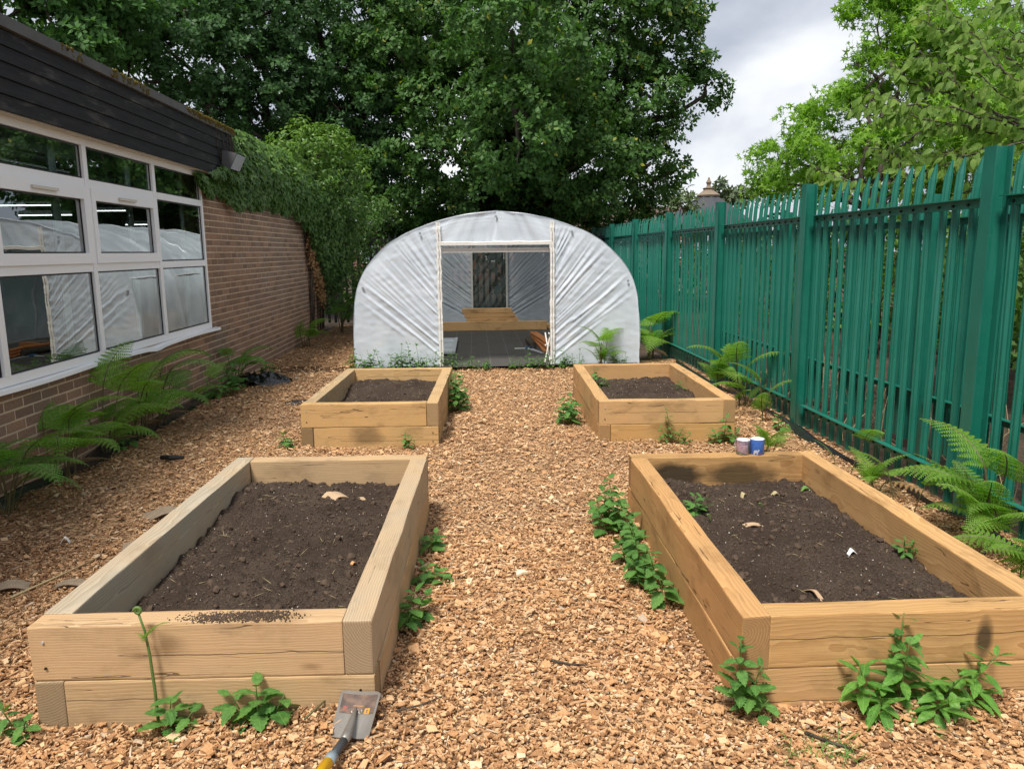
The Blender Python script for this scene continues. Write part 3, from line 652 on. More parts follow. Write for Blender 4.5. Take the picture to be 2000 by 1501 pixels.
def panel(side, yb, d0, seed, sgn, z_wr=1.):
    """end wall film between the door post and the hoop, pulled into diagonal folds"""
    nz, nu = 160, 110; zt = TH*.0+np.interp(abs(d0), AX[::-1], AZ[::-1])-.004
    zz = np.linspace(.0, zt, nz); P = np.zeros((nz, nu, 3))
    for i, z in enumerate(zz):
        xe = arch_x(z)*1.0
        x = np.linspace(abs(d0), max(xe, abs(d0)+.002), nu); P[i, :, 0] = x; P[i, :, 2] = z
    x, z = P[..., 0], P[..., 2]
    u = (x-abs(d0))/(TW-abs(d0))            # 0 at post, 1 at hoop
    r_ = np.random.default_rng(seed); d = np.zeros_like(x); NF = 26; k0 = int(np.searchsorted(AZ, .98)); k1 = int(np.searchsorted(AZ, zt))-2
    for q in range(NF):
        f = (q+r_.uniform(-.35, .35))/(NF-1); f = min(max(f, 0), 1); kk = k0+(k1-k0)*f; i0 = min(int(kk), len(AX)-2); h = np.array([AX[i0]+(AX[i0+1]-AX[i0])*(kk-i0), AZ[i0]+(AZ[i0+1]-AZ[i0])*(kk-i0)])
        zp = min(.10+1.50*f**1.15+r_.uniform(-.05, .05), zt-.08); p = np.array([abs(d0), zp])
        L = np.linalg.norm(h-p); t_ = (h-p)/L; al = (x-p[0])*t_[0]+(z-p[1])*t_[1]; ac = (z-p[1])*t_[0]-(x-p[0])*t_[1]
        ac = ac+.010*np.sin(al*r_.uniform(2, 5)+r_.uniform(0, 6))
        a0, a1 = (0, L) if r_.random() < .45 else ((0, L*r_.uniform(.45, .8)) if r_.random() < .5 else (L*r_.uniform(.15, .45), L))
        env = np.clip((al-a0)/.10+.35, 0, 1)*np.clip((a1-al)/(.12+.2*L)+.05, 0, 1); wd = r_.uniform(.010, .024)*(.7+.6*al/L)
        d = d+r_.uniform(.004, .0155)*env*(np.exp(-(ac/wd)**2)-.55*np.exp(-((ac-wd*1.9)/(wd*1.5))**2))
    d = d*np.clip((1-u)/.03+.2, 0, 1)*z_wr+.010*vnoise(x, z, 1.7, seed+7)+.0025*vnoise(x*1.5-z, z*3+x, 6., seed+8)
    pin = .012*np.sin(z*2*math.pi/.11)*np.exp(-u/.05)      # tucks at the staples
    P[..., 1] = yb+sgn*(d+pin*.5)
    P[..., 0] *= side
    return P
def header(yb, seed, sgn, xa, xb, zb):
    nu, nz = 120, 60; P = np.zeros((nz, nu, 3)); x = np.linspace(xa, xb, nu)
    top = np.interp(np.abs(x), AX[::-1], AZ[::-1])-.004
    for i in range(nz):
        f = i/(nz-1); P[i, :, 0] = x; P[i, :, 2] = zb+(top-zb)*f
    X_, Z_ = P[..., 0], P[..., 2]
    s = X_*(1-.5*np.abs(X_)/.9)+(Z_-zb)*.25*np.sign(X_)
    P[..., 1] = yb+sgn*(.014*vnoise(s*11, Z_*1.2, 1., seed)+.007*vnoise(s*27, Z_*1.5, 1., seed+1)); return P
for (yb, dl, dr, dh, sd_, sg, zw) in ((0., DL, DR, DH, 60, -1, 1.), (LEN, -.36-.02, .39, 1.62, 90, 1, 1.)):
    MB().grid(panel(-1, yb, dl, sd_, sg, zw)).build('end_cover', M_FILM, PT, True)
    MB().grid(panel(1, yb, dr, sd_+20, sg, zw)).build('end_cover', M_FILM, PT, True)
    MB().grid(header(yb, sd_+40, sg, dl, dr, dh)).build('end_cover', M_FILM, PT, True)
nz = 80; zz = np.linspace(.02, 1.62, nz); X_, Z_ = np.meshgrid(np.linspace(-.38, .39, 60), zz)
s = X_*.8-Z_*.5; Y_ = LEN-.01+.03*vnoise(s*7, (X_+Z_)*1.1, 1., 140)+.02*vnoise(s*17, Z_*2., 1., 141)
MB().grid(np.stack([X_, Y_, Z_], -1)).build('door_cover', M_FILM2, PT, True)
# door frame, battens, track
for x in (DL, DR):
    zt = float(np.interp(abs(x), AX[::-1], AZ[::-1]))
    MB().box((x-.024, .01, 0), (x+.024, .055, zt-.01)).build('door_post', M_ALU, PT)
    zs = np.linspace(.01, zt-.02, 90); wv = .006*vnoise(zs, zs*0, 9., int(x*10)+30)+.004*vnoise(zs, zs*0, 31., 5)
    b_ = MB()
    for (a_, c_) in ((-.030, -.002), (.006, .030)):
        Pn = np.stack([np.stack([x+a_+wv, np.full(90, -.034), zs], -1), np.stack([x+c_+wv*.6, np.full(90, -.036)+.006*vnoise(zs, zs*0, 23., 8), zs], -1), np.stack([x+c_+wv*.6, np.full(90, -.012), zs], -1)], 0); b_.grid(Pn)
    b_.build('batten', M_BATTEN, PT)
xs_ = np.linspace(DL, DR, 80); wv = .005*vnoise(xs_, xs_*0, 9, 77)+.004*vnoise(xs_, xs_*0, 30, 78)
MB().grid(np.stack([np.stack([xs_, np.full(80, -.034), DH-.02+wv*.3], -1), np.stack([xs_, np.full(80, -.036), DH+.022+wv], -1), np.stack([xs_, np.full(80, -.01), DH+.03+wv], -1)], 0)).build('head_batten', M_BATTEN, PT)
MB().box((DL-.02, .012, DH-.012), (DR+.02, .05, DH+.01)).build('door_head', M_BATTEN, PT)
for z in (1.618, 1.586): MB().box((DL+.025, .02, z), (DR-.025, .055, z+.028)).build('door_track', M_BATTEN, PT)
for x0_, ln in ((-.42, .16), (-.36, .16), (.10, -.1), (.17, .16), (.23, .17)):
    MB().tube([(x0_, .06, 1.60), (x0_+ln*.5, .07, 1.70), (x0_+ln*.9, .09, 1.745)], .011, 6).build('track_bracket', simple('bracket_steel', (.42, .52, .62), .4, .5, .5), PT)
for x in (-.38, .385): MB().box((x-.022, LEN-.07, 0), (x+.022, LEN-.025, 1.98)).build('rear_door_post', M_BATTEN, PT)
for k in (20, 40, 59, 78, 97):
    x, z = ARCH[k]; MB().tube([(x*.965, -.02, z*.965), (x*.965, -.035, z*.965)], .017, 8).build('clip', simple('clip_grey', (.25, .27, .30), .5), PT)
mm = MB(); X_, Y_ = np.meshgrid(np.linspace(-1.98, 1.98, 60), np.linspace(-.12, LEN-.02, 90))
mm.grid(np.stack([X_, Y_, .012+.006*vnoise(X_, Y_, 2.5, 33)], -1)).build('floor_sheet', M_MEMB, PT, True)

def sleeper(parent, L, loc, rz=0., tint=(1, 1, 1), weather=0., size=(.1, .2), name='sleeper', label=None, cat=None, group=None, rx=0., mat=None):
    me = bevel_box(name, (L, size[0], size[1]), mat or M_WOOD, .007, 2, .0028)
    o = put(name, me, parent, Matrix.Translation(loc) @ Matrix.Rotation(rz, 4, 'Z') @ Matrix.Rotation(rx, 4, 'X')); o.color = (*tint, weather)
    if label: tag(o, label, cat, group)
    return o
G_ = 'timber stacked inside the polytunnel'
Ti = (1.25, 1.16, 1.02)
sleeper(None, 2.14, (.367, 15.62, .105), 0, Ti, 0, (.1, .175), name='timber', label='long sawn timber lying in front on the tunnel floor', cat='timber', group=G_)
sleeper(None, 2.3, (.42, 15.80, .065), .02, Ti, 0, (.2, .1), name='timber', label='low timber lying flat behind the long front timber', cat='timber', group=G_)
sleeper(None, 1.75, (.60, 15.97, .115), .0, Ti, 0, (.2, .088), name='timber', label='timber lying flat under the three short stacked timbers', cat='timber', group=G_)
sleeper(None, 1.06, (.33, 15.93, .207), .005, Ti, 0, (.2, .088), name='timber', label='lowest of the three short timbers in the stack', cat='timber', group=G_)
sleeper(None, 1.05, (.28, 15.95, .300), -.01, Ti, 0, (.2, .088), name='timber', label='middle one of the three short timbers in the stack', cat='timber', group=G_)
sleeper(None, 1.04, (.225, 15.97, .393), .01, Ti, 0, (.2, .088), name='timber', label='topmost short timber of the stack in the tunnel', cat='timber', group=G_)
RW = (1.0, .60, .42)
for i, (dx, z, dy, lb) in enumerate(((0, .035, 0, 'bottom red brown board of the small pile right of the doorway'), (.02, .075, .1, 'middle red brown board of the small pile right of the doorway'), (.05, .115, -.05, 'top red brown board of the small pile right of the doorway'))):
    sleeper(None, 2.2, (1.09+dx, 13.05+dy, z), R(90)+.03*i+.02, RW, 0, (.13, .035), name='board', label=lb, cat='board', group='red boards inside the polytunnel')
tag(MB().tube([(.90, 13.4, .07), (.93, 12.5, .07)], .055, 10).build('log', M_BARK), 'short dark log lying beside the red boards', 'log')
sleeper(None, .35, (1.55, 13.8, .06), .1, RW, 0, (.12, .08), name='offcut', label='small pale timber offcut at the right of the tunnel floor', cat='offcut')
fr = thing('metal_frame', 'pale aluminium frame lying flat just inside the doorway', 'frame', (-.56, 12.9, .03))
for a_, b_ in (((-.22, -1.0, 0), (-.17, 1.0, .04)), ((.17, -1.0, 0), (.22, 1.0, .04))): MB().box(a_, b_).build('rail', M_ALU, fr)
for y in (-.98, -.35, .35, .95): MB().box((-.169, y-.03, .005), (.169, y+.03, .035)).build('slat', M_ALU, fr)
MB().add([(-.169, -.98, .012), (.169, -.98, .012), (.169, .95, .012), (-.169, .95, .012)], [(0, 1, 2, 3)]).build('sheet', simple('pale_sheet', (.5, .53, .55), .4, .4), fr)
sw = thing('hand_saw', 'small hand saw lying on the black tunnel floor', 'saw', (.86, 12.35, .02), .3)
MB().add([(0, .12, 0), (.0, -.5, 0), (.05, -.5, 0), (.10, .12, 0), (0, .12, .003), (0, -.5, .003), (.05, -.5, .003), (.10, .12, .003)], [(4, 5, 6, 7), (0, 3, 2, 1), (0, 1, 5, 4), (1, 2, 6, 5), (2, 3, 7, 6), (3, 0, 4, 7)]).build('blade', M_ALU, sw)
MB().tube([(-.01, .12, .01), (.02, .25, .012), (.09, .26, .012), (.11, .12, .01)], .018, 8).build('handle', simple('blue_handle', (.04, .12, .22), .4), sw)
tag(MB().box((.62, 12.50, .018), (.86, 12.535, .03)).build('white_strip', M_BATTEN), 'thin white strip lying beside the hand saw', 'strip')
br = thing('folding_trestle', 'white tubular stand leaning inside the right door post', 'stand', (1.02, 10.98, .012))
for a_, b_ in (((-.04, -.04, 0), (.05, .05, .42)), ((.04, .0, 0), (-.01, .25, .40)), ((-.03, 0, .25), (.04, .1, .22)), ((.02, .0, .42), (.05, .14, .34))): MB().tube([a_, b_], .011, 8).build('leg', M_BATTEN, br)
tag(MB().lathe([(.001, 0), (.11, .0), (.12, .1), (.10, .16), (.05, .18), (.001, .18)], (1.42, 12.7, .015), 14).build('bucket', simple('purple_plastic', (.06, .05, .22), .4)), 'small dark purple tub beside the red boards', 'tub')

# ------------------------------------------------------------------ raised beds
HS, TS = .2, .1
BEDINFO = dict(NL='near left', NR='near right', FL='far left', FR='far right')
LOOK = dict(  # (tint, weather) for front, right, back, left of the top course, then bottom course
    NL=[((.97, .95, .95), .08), ((1, 1, 1), .6), ((.97, .96, .94), .2), ((1, 1, 1), .95), ((.90, .88, .82), .25), ((1.0, .96, .9), .3), ((1, 1, 1), .2), ((.85, .83, .78), .7)],
    NR=[((.92, .80, .60), .08), ((1.02, .90, .72), .0), ((.88, .75, .55), .1), ((.96, .80, .60), .08), ((.98, .88, .72), .1), ((1, .9, .75), .05), ((.9, .8, .65), .1), ((.96, .82, .62), .05)],
    FL=[((1.02, .96, .78), .0), ((1, .96, .85), .2), ((1.02, .98, .84), .05), ((.9, .88, .8), .45), ((1.0, .95, .78), .05), ((1, .95, .8), .1), ((1, 1, .9), .1), ((.7, .65, .55), .3)],
    FR=[((1.0, .92, .78), .1), ((1.05, .94, .78), .0), ((.98, .86, .70), .05), ((1, .90, .74), .05), ((.95, .84, .60), .1), ((1, .9, .75), .1), ((1, .9, .8), .1), ((.98, .86, .68), .05)])
_g = (1+5**.5)/2
ico_v = np.array([(-1, _g, 0), (1, _g, 0), (-1, -_g, 0), (1, -_g, 0), (0, -1, _g), (0, 1, _g), (0, -1, -_g), (0, 1, -_g), (_g, 0, -1), (_g, 0, 1), (-_g, 0, -1), (-_g, 0, 1)])/1.902
ico_f = [(0, 11, 5), (0, 5, 1), (0, 1, 7), (0, 7, 10), (0, 10, 11), (1, 5, 9), (5, 11, 4), (11, 10, 2), (10, 7, 6), (7, 1, 8), (3, 9, 4), (3, 4, 2), (3, 2, 6), (3, 6, 8), (3, 8, 9), (4, 9, 5), (2, 4, 11), (6, 2, 10), (8, 6, 7), (9, 8, 1)]
def bed(key, top_right_through):
    x, y, w_, l_, a, zt = BEDS[key]
    t = thing('raised_bed', 'raised bed of stacked sawn timber sleepers, %s of the four' % BEDINFO[key], 'raised bed', (x, y, 0), a, 'raised garden beds')
    for c in range(2):
        z = zt-HS/2-c*(HS+.002); thru = top_right_through if c == 0 else not top_right_through
        L_ = LOOK[key][4*c:4*c+4]
        if thru:    # pinwheel: front | right | back | left
            spec = [((w_-TS)/2, TS/2, w_-TS-.002, 0), (w_-TS/2, (l_-TS)/2, l_-TS-.002, 1), ((w_+TS)/2, l_-TS/2, w_-TS-.002, 0), (TS/2, (l_+TS)/2, l_-TS-.002, 1)]
        else:
            spec = [((w_+TS)/2, TS/2, w_-TS-.002, 0), (w_-TS/2, (l_+TS)/2, l_-TS-.002, 1), ((w_-TS)/2, l_-TS/2, w_-TS-.002, 0), (TS/2, (l_-TS)/2, l_-TS-.002, 1)]
        for si, ((cx, cy_, L, v), (ti, we)) in enumerate(zip(spec, L_)):
            sleeper(t, L, (cx+random.uniform(-.002, .002), cy_+random.uniform(-.003, .003), z+random.uniform(-.002, .002)), R(90)*v+random.gauss(0, .0015), ti, we, mat=M_STAIN.get((key, c, si)))
    sx_ = .05 if top_right_through else w_-.05
    for z_ in (zt-.055, zt-.15): MB().tube([(sx_, .004, z_), (sx_, -.004, z_)], .0045, 8).build('screw', M_BOLT if z_ < zt-.1 else M_ALU, t)
    for z_ in (zt-.255, zt-.33): MB().tube([(w_-sx_, .004, z_), (w_-sx_, -.004, z_)], .0045, 8).build('screw', M_BOLT, t)
    # compost
    so_z = zt-.135; d = .008 if key[0] == 'N' else .016
    us = np.arange(TS+.001, w_-TS, d); vs = np.arange(TS+.001, l_-TS, d); U_, V_ = np.meshgrid(us, vs)
    k = hash(key) % 97 if False else {'NL': 1, 'NR': 2, 'FL': 3, 'FR': 4}[key]
    def sh(u, v):
        e = np.minimum(np.minimum(u-TS, w_-TS-u), np.minimum(v-TS, l_-TS-v))
        b_ = np.abs(vnoise(u, v, 9, k*7, 3)); c_ = vnoise(u, v, 34, k*7+3, 2)
        return so_z-.008+.042*vnoise(u, v, 1.7, k*7+1)+.042*b_+.016*c_-.035*np.exp(-e/.05)+.025*np.exp(-e/.10)*vnoise(u, v, 5, k*9+2)
    mb = MB().grid(np.stack([U_, V_, sh(U_, V_)], -1))
    N = 11000 if key[0] == 'N' else 3000
    u = rng.uniform(TS+.015, w_-TS-.015, N); v = rng.uniform(TS+.015, l_-TS-.015, N); sz = .0018+.0075*rng.random(N)**4
    nb = int(N*.014); ub = rng.uniform(TS+.03, w_-TS-.03, nb); vb = rng.uniform(TS+.03, l_-TS-.03, nb); sb = rng.uniform(.009, .024, nb)
    for q in range(4): m_ = np.arange(nb) % 4 == q; mb.scatter(ico_v*np.random.default_rng(q).uniform(.7, 1.2, (12, 1)), ico_f, frames(rdir(m_.sum()), rdir(m_.sum())), np.stack([sb[m_], sb[m_]*rng.uniform(.7, 1, m_.sum()), sb[m_]*rng.uniform(.55, .9, m_.sum())], -1), np.stack([ub, vb, sh(ub, vb)+sb*.2], -1)[m_], 1)
    mb.scatter(oct_v, oct_f, frames(rdir(N), rdir(N)), np.stack([sz, sz*rng.uniform(.6, 1, N), sz*rng.uniform(.5, .9, N)], -1), np.stack([u, v, sh(u, v)+sz*.3], -1), 1)
    N = 130; u = rng.uniform(TS+.02, w_-TS-.02, N); v = rng.uniform(TS+.02, l_-TS-.02, N)
    mb.scatter(oct_v, oct_f, frames(rdir(N), rdir(N)), rng.uniform(.0012, .0045, (N, 3)), np.stack([u, v, sh(u, v)+.004], -1), 2)
    N = 45; u = rng.uniform(TS+.05, w_-TS-.05, N); v = rng.uniform(TS+.05, l_-TS-.05, N); an = rng.uniform(0, 6.28, N)     # straw-thin roots
    mb.scatter(oct_v, oct_f, frames(np.tile([0, 0, 1.], (N, 1))+rng.normal(0, .25, (N, 3)), np.stack([np.cos(an), np.sin(an), an*0], -1)), np.stack([rng.uniform(.01, .045, N), np.full(N, .0011), np.full(N, .0011)], -1), np.stack([u, v, sh(u, v)+.006], -1), 3)
    o = mb.build('soil', [M_SOIL, M_CLOD, M_FLECK, M_STRAW], smooth=False); o.location = (x, y, 0); o.rotation_euler = (0, 0, a)
    tag(o, 'dark crumbly compost filling the %s raised bed' % BEDINFO[key], 'soil', kind='stuff')
    def world(px, py):           # compost surface seen at a photo pixel
        zc = so_z+.02
        for _ in range(4):
            dd = FW+(px-1000)/FPX*RT-(py-750.5)/FPX*UP; P = CAM+dd*(zc-EYE)/dd[2]
            u = (P[0]-x)*math.cos(a)+(P[1]-y)*math.sin(a); v = -(P[0]-x)*math.sin(a)+(P[1]-y)*math.cos(a); zc = float(sh(np.array(u), np.array(v)))
        return np.array([P[0], P[1], zc])
    return world
SOIL = {k: bed(k, k != 'NR') for k in ('NL', 'NR', 'FL', 'FR')}
# compost spilled on the front board of the near left bed
N = 1500; cx = np.where(rng.random(N) < .5, -.98, -.80)
x_ = np.where(rng.random(N) < .55, rng.normal(-.77, .06, N), rng.normal(-.93, .045, N)); y_ = 2.533+rng.normal(0, .022, N); k = (np.abs(y_-2.533) < .042)
sp_ = rng.uniform(.001, .0045, N)
o = MB().scatter(oct_v, oct_f, frames(rdir(k.sum()), rdir(k.sum())), sp_[k], np.stack([x_, y_-.026*(x_+1.54), np.full(N, .3675)+sp_*.2], -1)[k]).build('spilled_soil', M_CLOD)
tag(o, 'dark compost spilled on the front board of the near left bed', 'soil', kind='stuff')

# ------------------------------------------------------------------ trees
leaf4_v = np.array([(0, 0, 0), (.5, 0, .07), (1, 0, -.06), (.48, .26, -.03), (.48, -.26, -.03)]); leaf4_f = [(0, 1, 3), (1, 2, 3), (0, 4, 1), (1, 4, 2)]
leaf2_v = np.array([(0, 0, .03), (1, 0, -.05), (.45, .30, -.02), (.45, -.30, -.02)]); leaf2_f = [(0, 1, 2), (0, 3, 1)]
def rosette(nl, seed, spread=.9):
    r_ = np.random.default_rng(seed); V = []; F = []
    for k in range(nl):
        a = 2*math.pi*k/nl+r_.uniform(-.35, .35); el = r_.uniform(-.5, .75)*spread; L = r_.uniform(.75, 1.15); wv = r_.uniform(.85, 1.15)
        t = np.array([math.cos(a)*math.cos(el), math.sin(a)*math.cos(el), math.sin(el)]); nr = np.array([-math.cos(a)*math.sin(el), -math.sin(a)*math.sin(el), math.cos(el)])+r_.normal(0, .35, 3)
        Rm = frames(nr[None], t[None])[0]; v = (leaf2_v*np.array([L, L*wv, L]))@Rm.T+t*.15
        F += [tuple(i+4*k for i in f) for f in leaf2_f]; V.append(v)
    return np.concatenate(V), F
def star_leaf():
    V = [(0, 0, 0)]; F = []
    for k in range(5):
        a = R(-116+58*k); l = (.62, .9, 1., .9, .62)[k]; V.append((l*math.cos(a), l*math.sin(a), -.10*l))
    for k in range(6):
        a = R(-145+58*k); l = .30; V.append((l*math.cos(a), l*math.sin(a), .03))
    for k in range(5): F.append((0, 6+k, 1+k, 7+k))
    return np.array(V), F
def star_rosette(nl, seed):
    r_ = np.random.default_rng(seed); sv, sf = star_leaf(); V = []; F = []
    for k in range(nl):
        a = 2*math.pi*k/nl+r_.uniform(-.4, .4); off = np.array([math.cos(a), math.sin(a), r_.uniform(-.5, .4)])*r_.uniform(.5, 1.1)
        Rm = frames((np.array([0, 0, .7])+r_.normal(0, .55, 3))[None], off[None]*[1, 1, .2]+r_.normal(0, .2, (1, 3)))[0]
        V.append(sv*r_.uniform(.7, 1.1)@Rm.T+off); F += [tuple(i+12*k for i in f) for f in sf]
    return np.concatenate(V), F
def crown_points(lobes, dens, clump_r, per, inner=.25, zsq=.85, outer=(.72, 1.05)):
    """clumps over the lobes' surfaces, sprays over the clumps' upper and outer sides"""
    C = np.array([l[0] for l in lobes]); Rr = np.array([l[1] for l in lobes]); T = []; Nn = []
    for i in range(len(lobes)):
        n_ = max(4, int(dens*4*math.pi*Rr[i]**2)); d = rdir(n_)
        rad = np.where(rng.random(n_) < inner, rng.uniform(.35, .7, n_), rng.uniform(*outer, n_))
        c = C[i]+d*(Rr[i]*rad)[:, None]*np.array([1, 1, zsq])
        dist = np.linalg.norm((c[:, None]-C[None])/np.array([1, 1, zsq]), axis=2)/Rr[None]; dist[:, i] = 9
        ok = dist.min(1) > .55; c = c[ok]; d = d[ok]
        for j in range(len(c)):
            m_ = max(3, int(per*rng.uniform(.6, 1.4))); cr = clump_r*rng.uniform(.65, 1.3)
            e = rdir(m_); e = e+.45*d[j]+np.array([0, 0, .25]); e /= np.linalg.norm(e, axis=1)[:, None]
            T.append(c[j]+e*np.array([1, 1, .62])*(cr*rng.uniform(.45, 1.05, m_))[:, None]); Nn.append(e*.8+d[j]*.3+np.array([0, 0, .45]))
    return np.concatenate(T), np.concatenate(Nn)
def branch_path(a, b, sag=.1, k=8, wob=.12):
    a = np.array(a, float); b = np.array(b, float); t = np.linspace(0, 1, k)[:, None]; L = np.linalg.norm(b-a)
    P = a+(b-a)*t; P[:, 2] += (sag*L*np.sin(np.pi*t[:, 0])); w_ = rng.normal(0, wob*L/6, (k, 3)); w_[0] = w_[-1] = 0; return P+w_
def tree(name, label, base, fork, lobes, mat, trunk_r, dens, clump_r, per, leaf, template, group=None, inner=.25, visible=None, jitter=.35, extra=None, twigs=2, **kw):
    base = np.array(base, float); t = thing(name, label, 'tree', tuple(base), group=group); mb = MB(); fork = np.array(fork, float)
    mb.tube(branch_path((0, 0, -.1), fork-base, .0, 8, .05), np.linspace(trunk_r*1.15, trunk_r*.7, 8), 10)
    for c, r_ in lobes:
        tip = np.array(c)-base; L = np.linalg.norm(tip-(fork-base)); P = branch_path(fork-base, tip, .08, 10, .25)
        mb.tube(P, np.linspace(trunk_r*.42, trunk_r*.10, 10), 7)
        for _ in range(twigs):
            q = P[rng.integers(4, 10)]; mb.tube(branch_path(q, q+rdir(1)[0]*r_*.9, .05, 6, .3), np.linspace(trunk_r*.13, trunk_r*.03, 6), 5)
    mb.build('trunk', M_BARK, t, True)
    T, Nn = crown_points(lobes, dens, clump_r, per, inner, **kw)
    if visible is not None: k = visible(T); T, Nn = T[k], Nn[k]
    mb = MB(); w_ = rng.integers(0, len(template), len(T)); Rm = frames(Nn+rng.normal(0, jitter, Nn.shape), rdir(len(T)))
    for i, (v, f) in enumerate(template):
        m = w_ == i; mb.scatter(v, f, Rm[m], leaf*rng.uniform(.75, 1.2, m.sum()), T[m]-base)
    mb.build('crown', mat, t); return t
def LB(*ls): return [(at(px, py, Y), r_/FPX*Y) for px, py, r_, Y in ls]
def infront(T):          # leave out leaves the photo's side of the place can never see, far above the frame
    P = proj(T); return (P[:, 1] > -460) & (P[:, 0] > -500) & (P[:, 0] < 2500)
ROS = [rosette(7, s) for s in range(4)]
tree('oak_tree', 'large spreading oak with dark green crown behind the polytunnel', (1.6, 21.5, 0), (1.4, 21, 2.6),
     LB((1010, 90, 230, 19.5), (1190, 60, 150, 19.5), (1245, 190, 95, 18.8), (1330, 150, 55, 19), (1376, 187, 34, 19), (1270, 320, 72, 19), (1325, 330, 30, 19), (1130, 320, 125, 18.2), (1000, 270, 140, 17.8),
        (900, 180, 110, 18.2), (860, 300, 95, 18.4), (930, 390, 70, 19), (1060, 400, 70, 19), (1200, 390, 70, 20), (840, 60, 130, 19.5), (960, -90, 220, 20.5), (1200, -110, 170, 20), (1275, 50, 75, 19), (1060, 150, 110, 17.2), (1318, 60, 42, 19.4), (900, 425, 45, 19.5), (1000, 425, 45, 19.5), (1100, 420, 50, 19.8), (1170, 410, 50, 20), (1250, 395, 45, 20.5), (820, 400, 55, 19), (770, 100, 90, 18.8), (1000, 60, 110, 15.5), (1010, 240, 90, 15.8)),
     M_OAK, .42, 1.85, .50, 21, .118, ROS, inner=.30, visible=infront, group='trees behind the tunnel')
tree('oak_tree', 'darker oak behind the ivy, left of the big oak', (-4.2, 22.5, 0), (-4.2, 22.2, 2.4),
     LB((600, 90, 170, 20), (455, 130, 115, 18.6), (330, 100, 85, 17.6), (285, 160, 52, 17.2), (400, 210, 60, 17.8), (540, 210, 110, 18.8), (690, 200, 130, 20), (740, 330, 75, 20), (640, 330, 90, 21), (760, 60, 120, 20.5), (640, -70, 190, 21), (420, -30, 150, 20), (790, 420, 55, 20.5), (360, 20, 110, 18.5), (740, 430, 50, 20), (700, 380, 70, 20.5), (500, 10, 120, 19), (480, 250, 55, 18.5), (760, 260, 90, 22), (660, 250, 100, 22), (800, 340, 70, 22), (730, 150, 100, 22)),
     M_OAK2, .36, 1.75, .50, 20, .115, ROS, inner=.30, visible=infront, group='trees behind the tunnel')
tree('broadleaf_tree', 'tree with drooping bright leaves above the black roof edge', (-9.2, 15.5, 0), (-9, 15.4, 2.2),
     LB((90, 20, 95, 15), (190, 30, 70, 15.2), (10, -20, 110, 14.6), (170, 95, 40, 14.8), (235, 55, 55, 16), (-70, 40, 90, 14.5), (120, -80, 110, 15.5), (250, -40, 80, 16), (215, 95, 48, 16.5), (255, 110, 42, 17)),
     M_CHERRYFAR, .2, 3.2, .36, 12, .13, ROS, inner=.3, visible=infront, jitter=.6, group='trees behind the tunnel')
STAR = [star_rosette(5, s) for s in range(4)]
tree('sweetgum_tree', 'light green tree with star shaped leaves beyond the right fence', (6.9, 13.2, 0), (6.8, 13.2, 2.2),
     LB((1530, 345, 50, 15), (1500, 310, 26, 15), (1560, 240, 42, 14.5), (1600, 300, 50, 14), (1660, 200, 55, 13.8), (1692, 95, 32, 13.6), (1700, 300, 60, 13.5), (1720, 20, 50, 13.5), (1760, 130, 70, 13.4), (1800, 30, 60, 13.2), (1880, 60, 60, 13), (1800, 260, 70, 13), (1900, 200, 80, 13), (1620, 370, 40, 14), (1500, 375, 25, 15.5), (1780, -70, 80, 13.4), (1930, 320, 60, 13), (1850, 150, 70, 14), (1950, 120, 75, 14), (1960, 250, 70, 14), (1850, 330, 60, 14)),
     M_GUM, .11, 5.2, .32, 12, .105, STAR, inner=.35, jitter=.5, twigs=1)

# cherry: long twigs with big hanging leaves over the fence
def leaf_shape(wid, teeth, amp, nseg=9, droop=.22, fold=.10, peak=.42):
    ts = np.linspace(0, 1, nseg+1); V = [(t, 0, -droop*t*t) for t in ts]; F = []
    def wdt(t): return wid*(np.sin(np.pi*t**(math.log(.5)/math.log(peak))))**.85 if 0 < t < 1 else 0.
    o = len(V)
    for s_ in (1, -1):
        b = len(V)
        for i, t in enumerate(ts):
            wv = wdt(float(t))*(1-amp*((i % 2) if teeth else 0)); f = .03 if (teeth and i % 2 == 0 and 0 < i < nseg) else 0
            V.append((t+f, s_*wv, -droop*t*t+fold*wv))
        for i in range(nseg):
            q = (i, i+1, b+i+1, b+i)
            F.append(q if s_ == 1 else q[::-1])
    return np.array(V, float), F
LEAFM = {}
def leaf_meshes(key, mat, *a, **k):
    if key not in LEAFM:
        LEAFM[key] = []
        for d in (.10, .24, .38):
            v, f = leaf_shape(*a, droop=d, **k); LEAFM[key].append(MB().add(v, f).mesh('leaf', mat, True))
    return LEAFM[key]
def leaf_matrix(p, direction, normal, s):
    Rm = frames(np.asarray(normal, float)[None], np.asarray(direction, float)[None])[0]
    M = Matrix(((Rm[0, 0], Rm[0, 1], Rm[0, 2], p[0]), (Rm[1, 0], Rm[1, 1], Rm[1, 2], p[1]), (Rm[2, 0], Rm[2, 1], Rm[2, 2], p[2]), (0, 0, 0, 1)))
    return M @ Matrix.Diagonal((s, s, s, 1))
CH = thing('cherry_tree', 'leafy cherry tree with large drooping leaves hanging over the fence at right', 'tree', (5.6, 6.6, 0))
cb = np.array([5.6, 6.6, 0]); fork = np.array([5.5, 6.6, 2.0]); mb = MB(); mb.tube(branch_path((0, 0, -.1), fork-cb, 0, 8, .05), np.linspace(.10, .07, 8), 10)
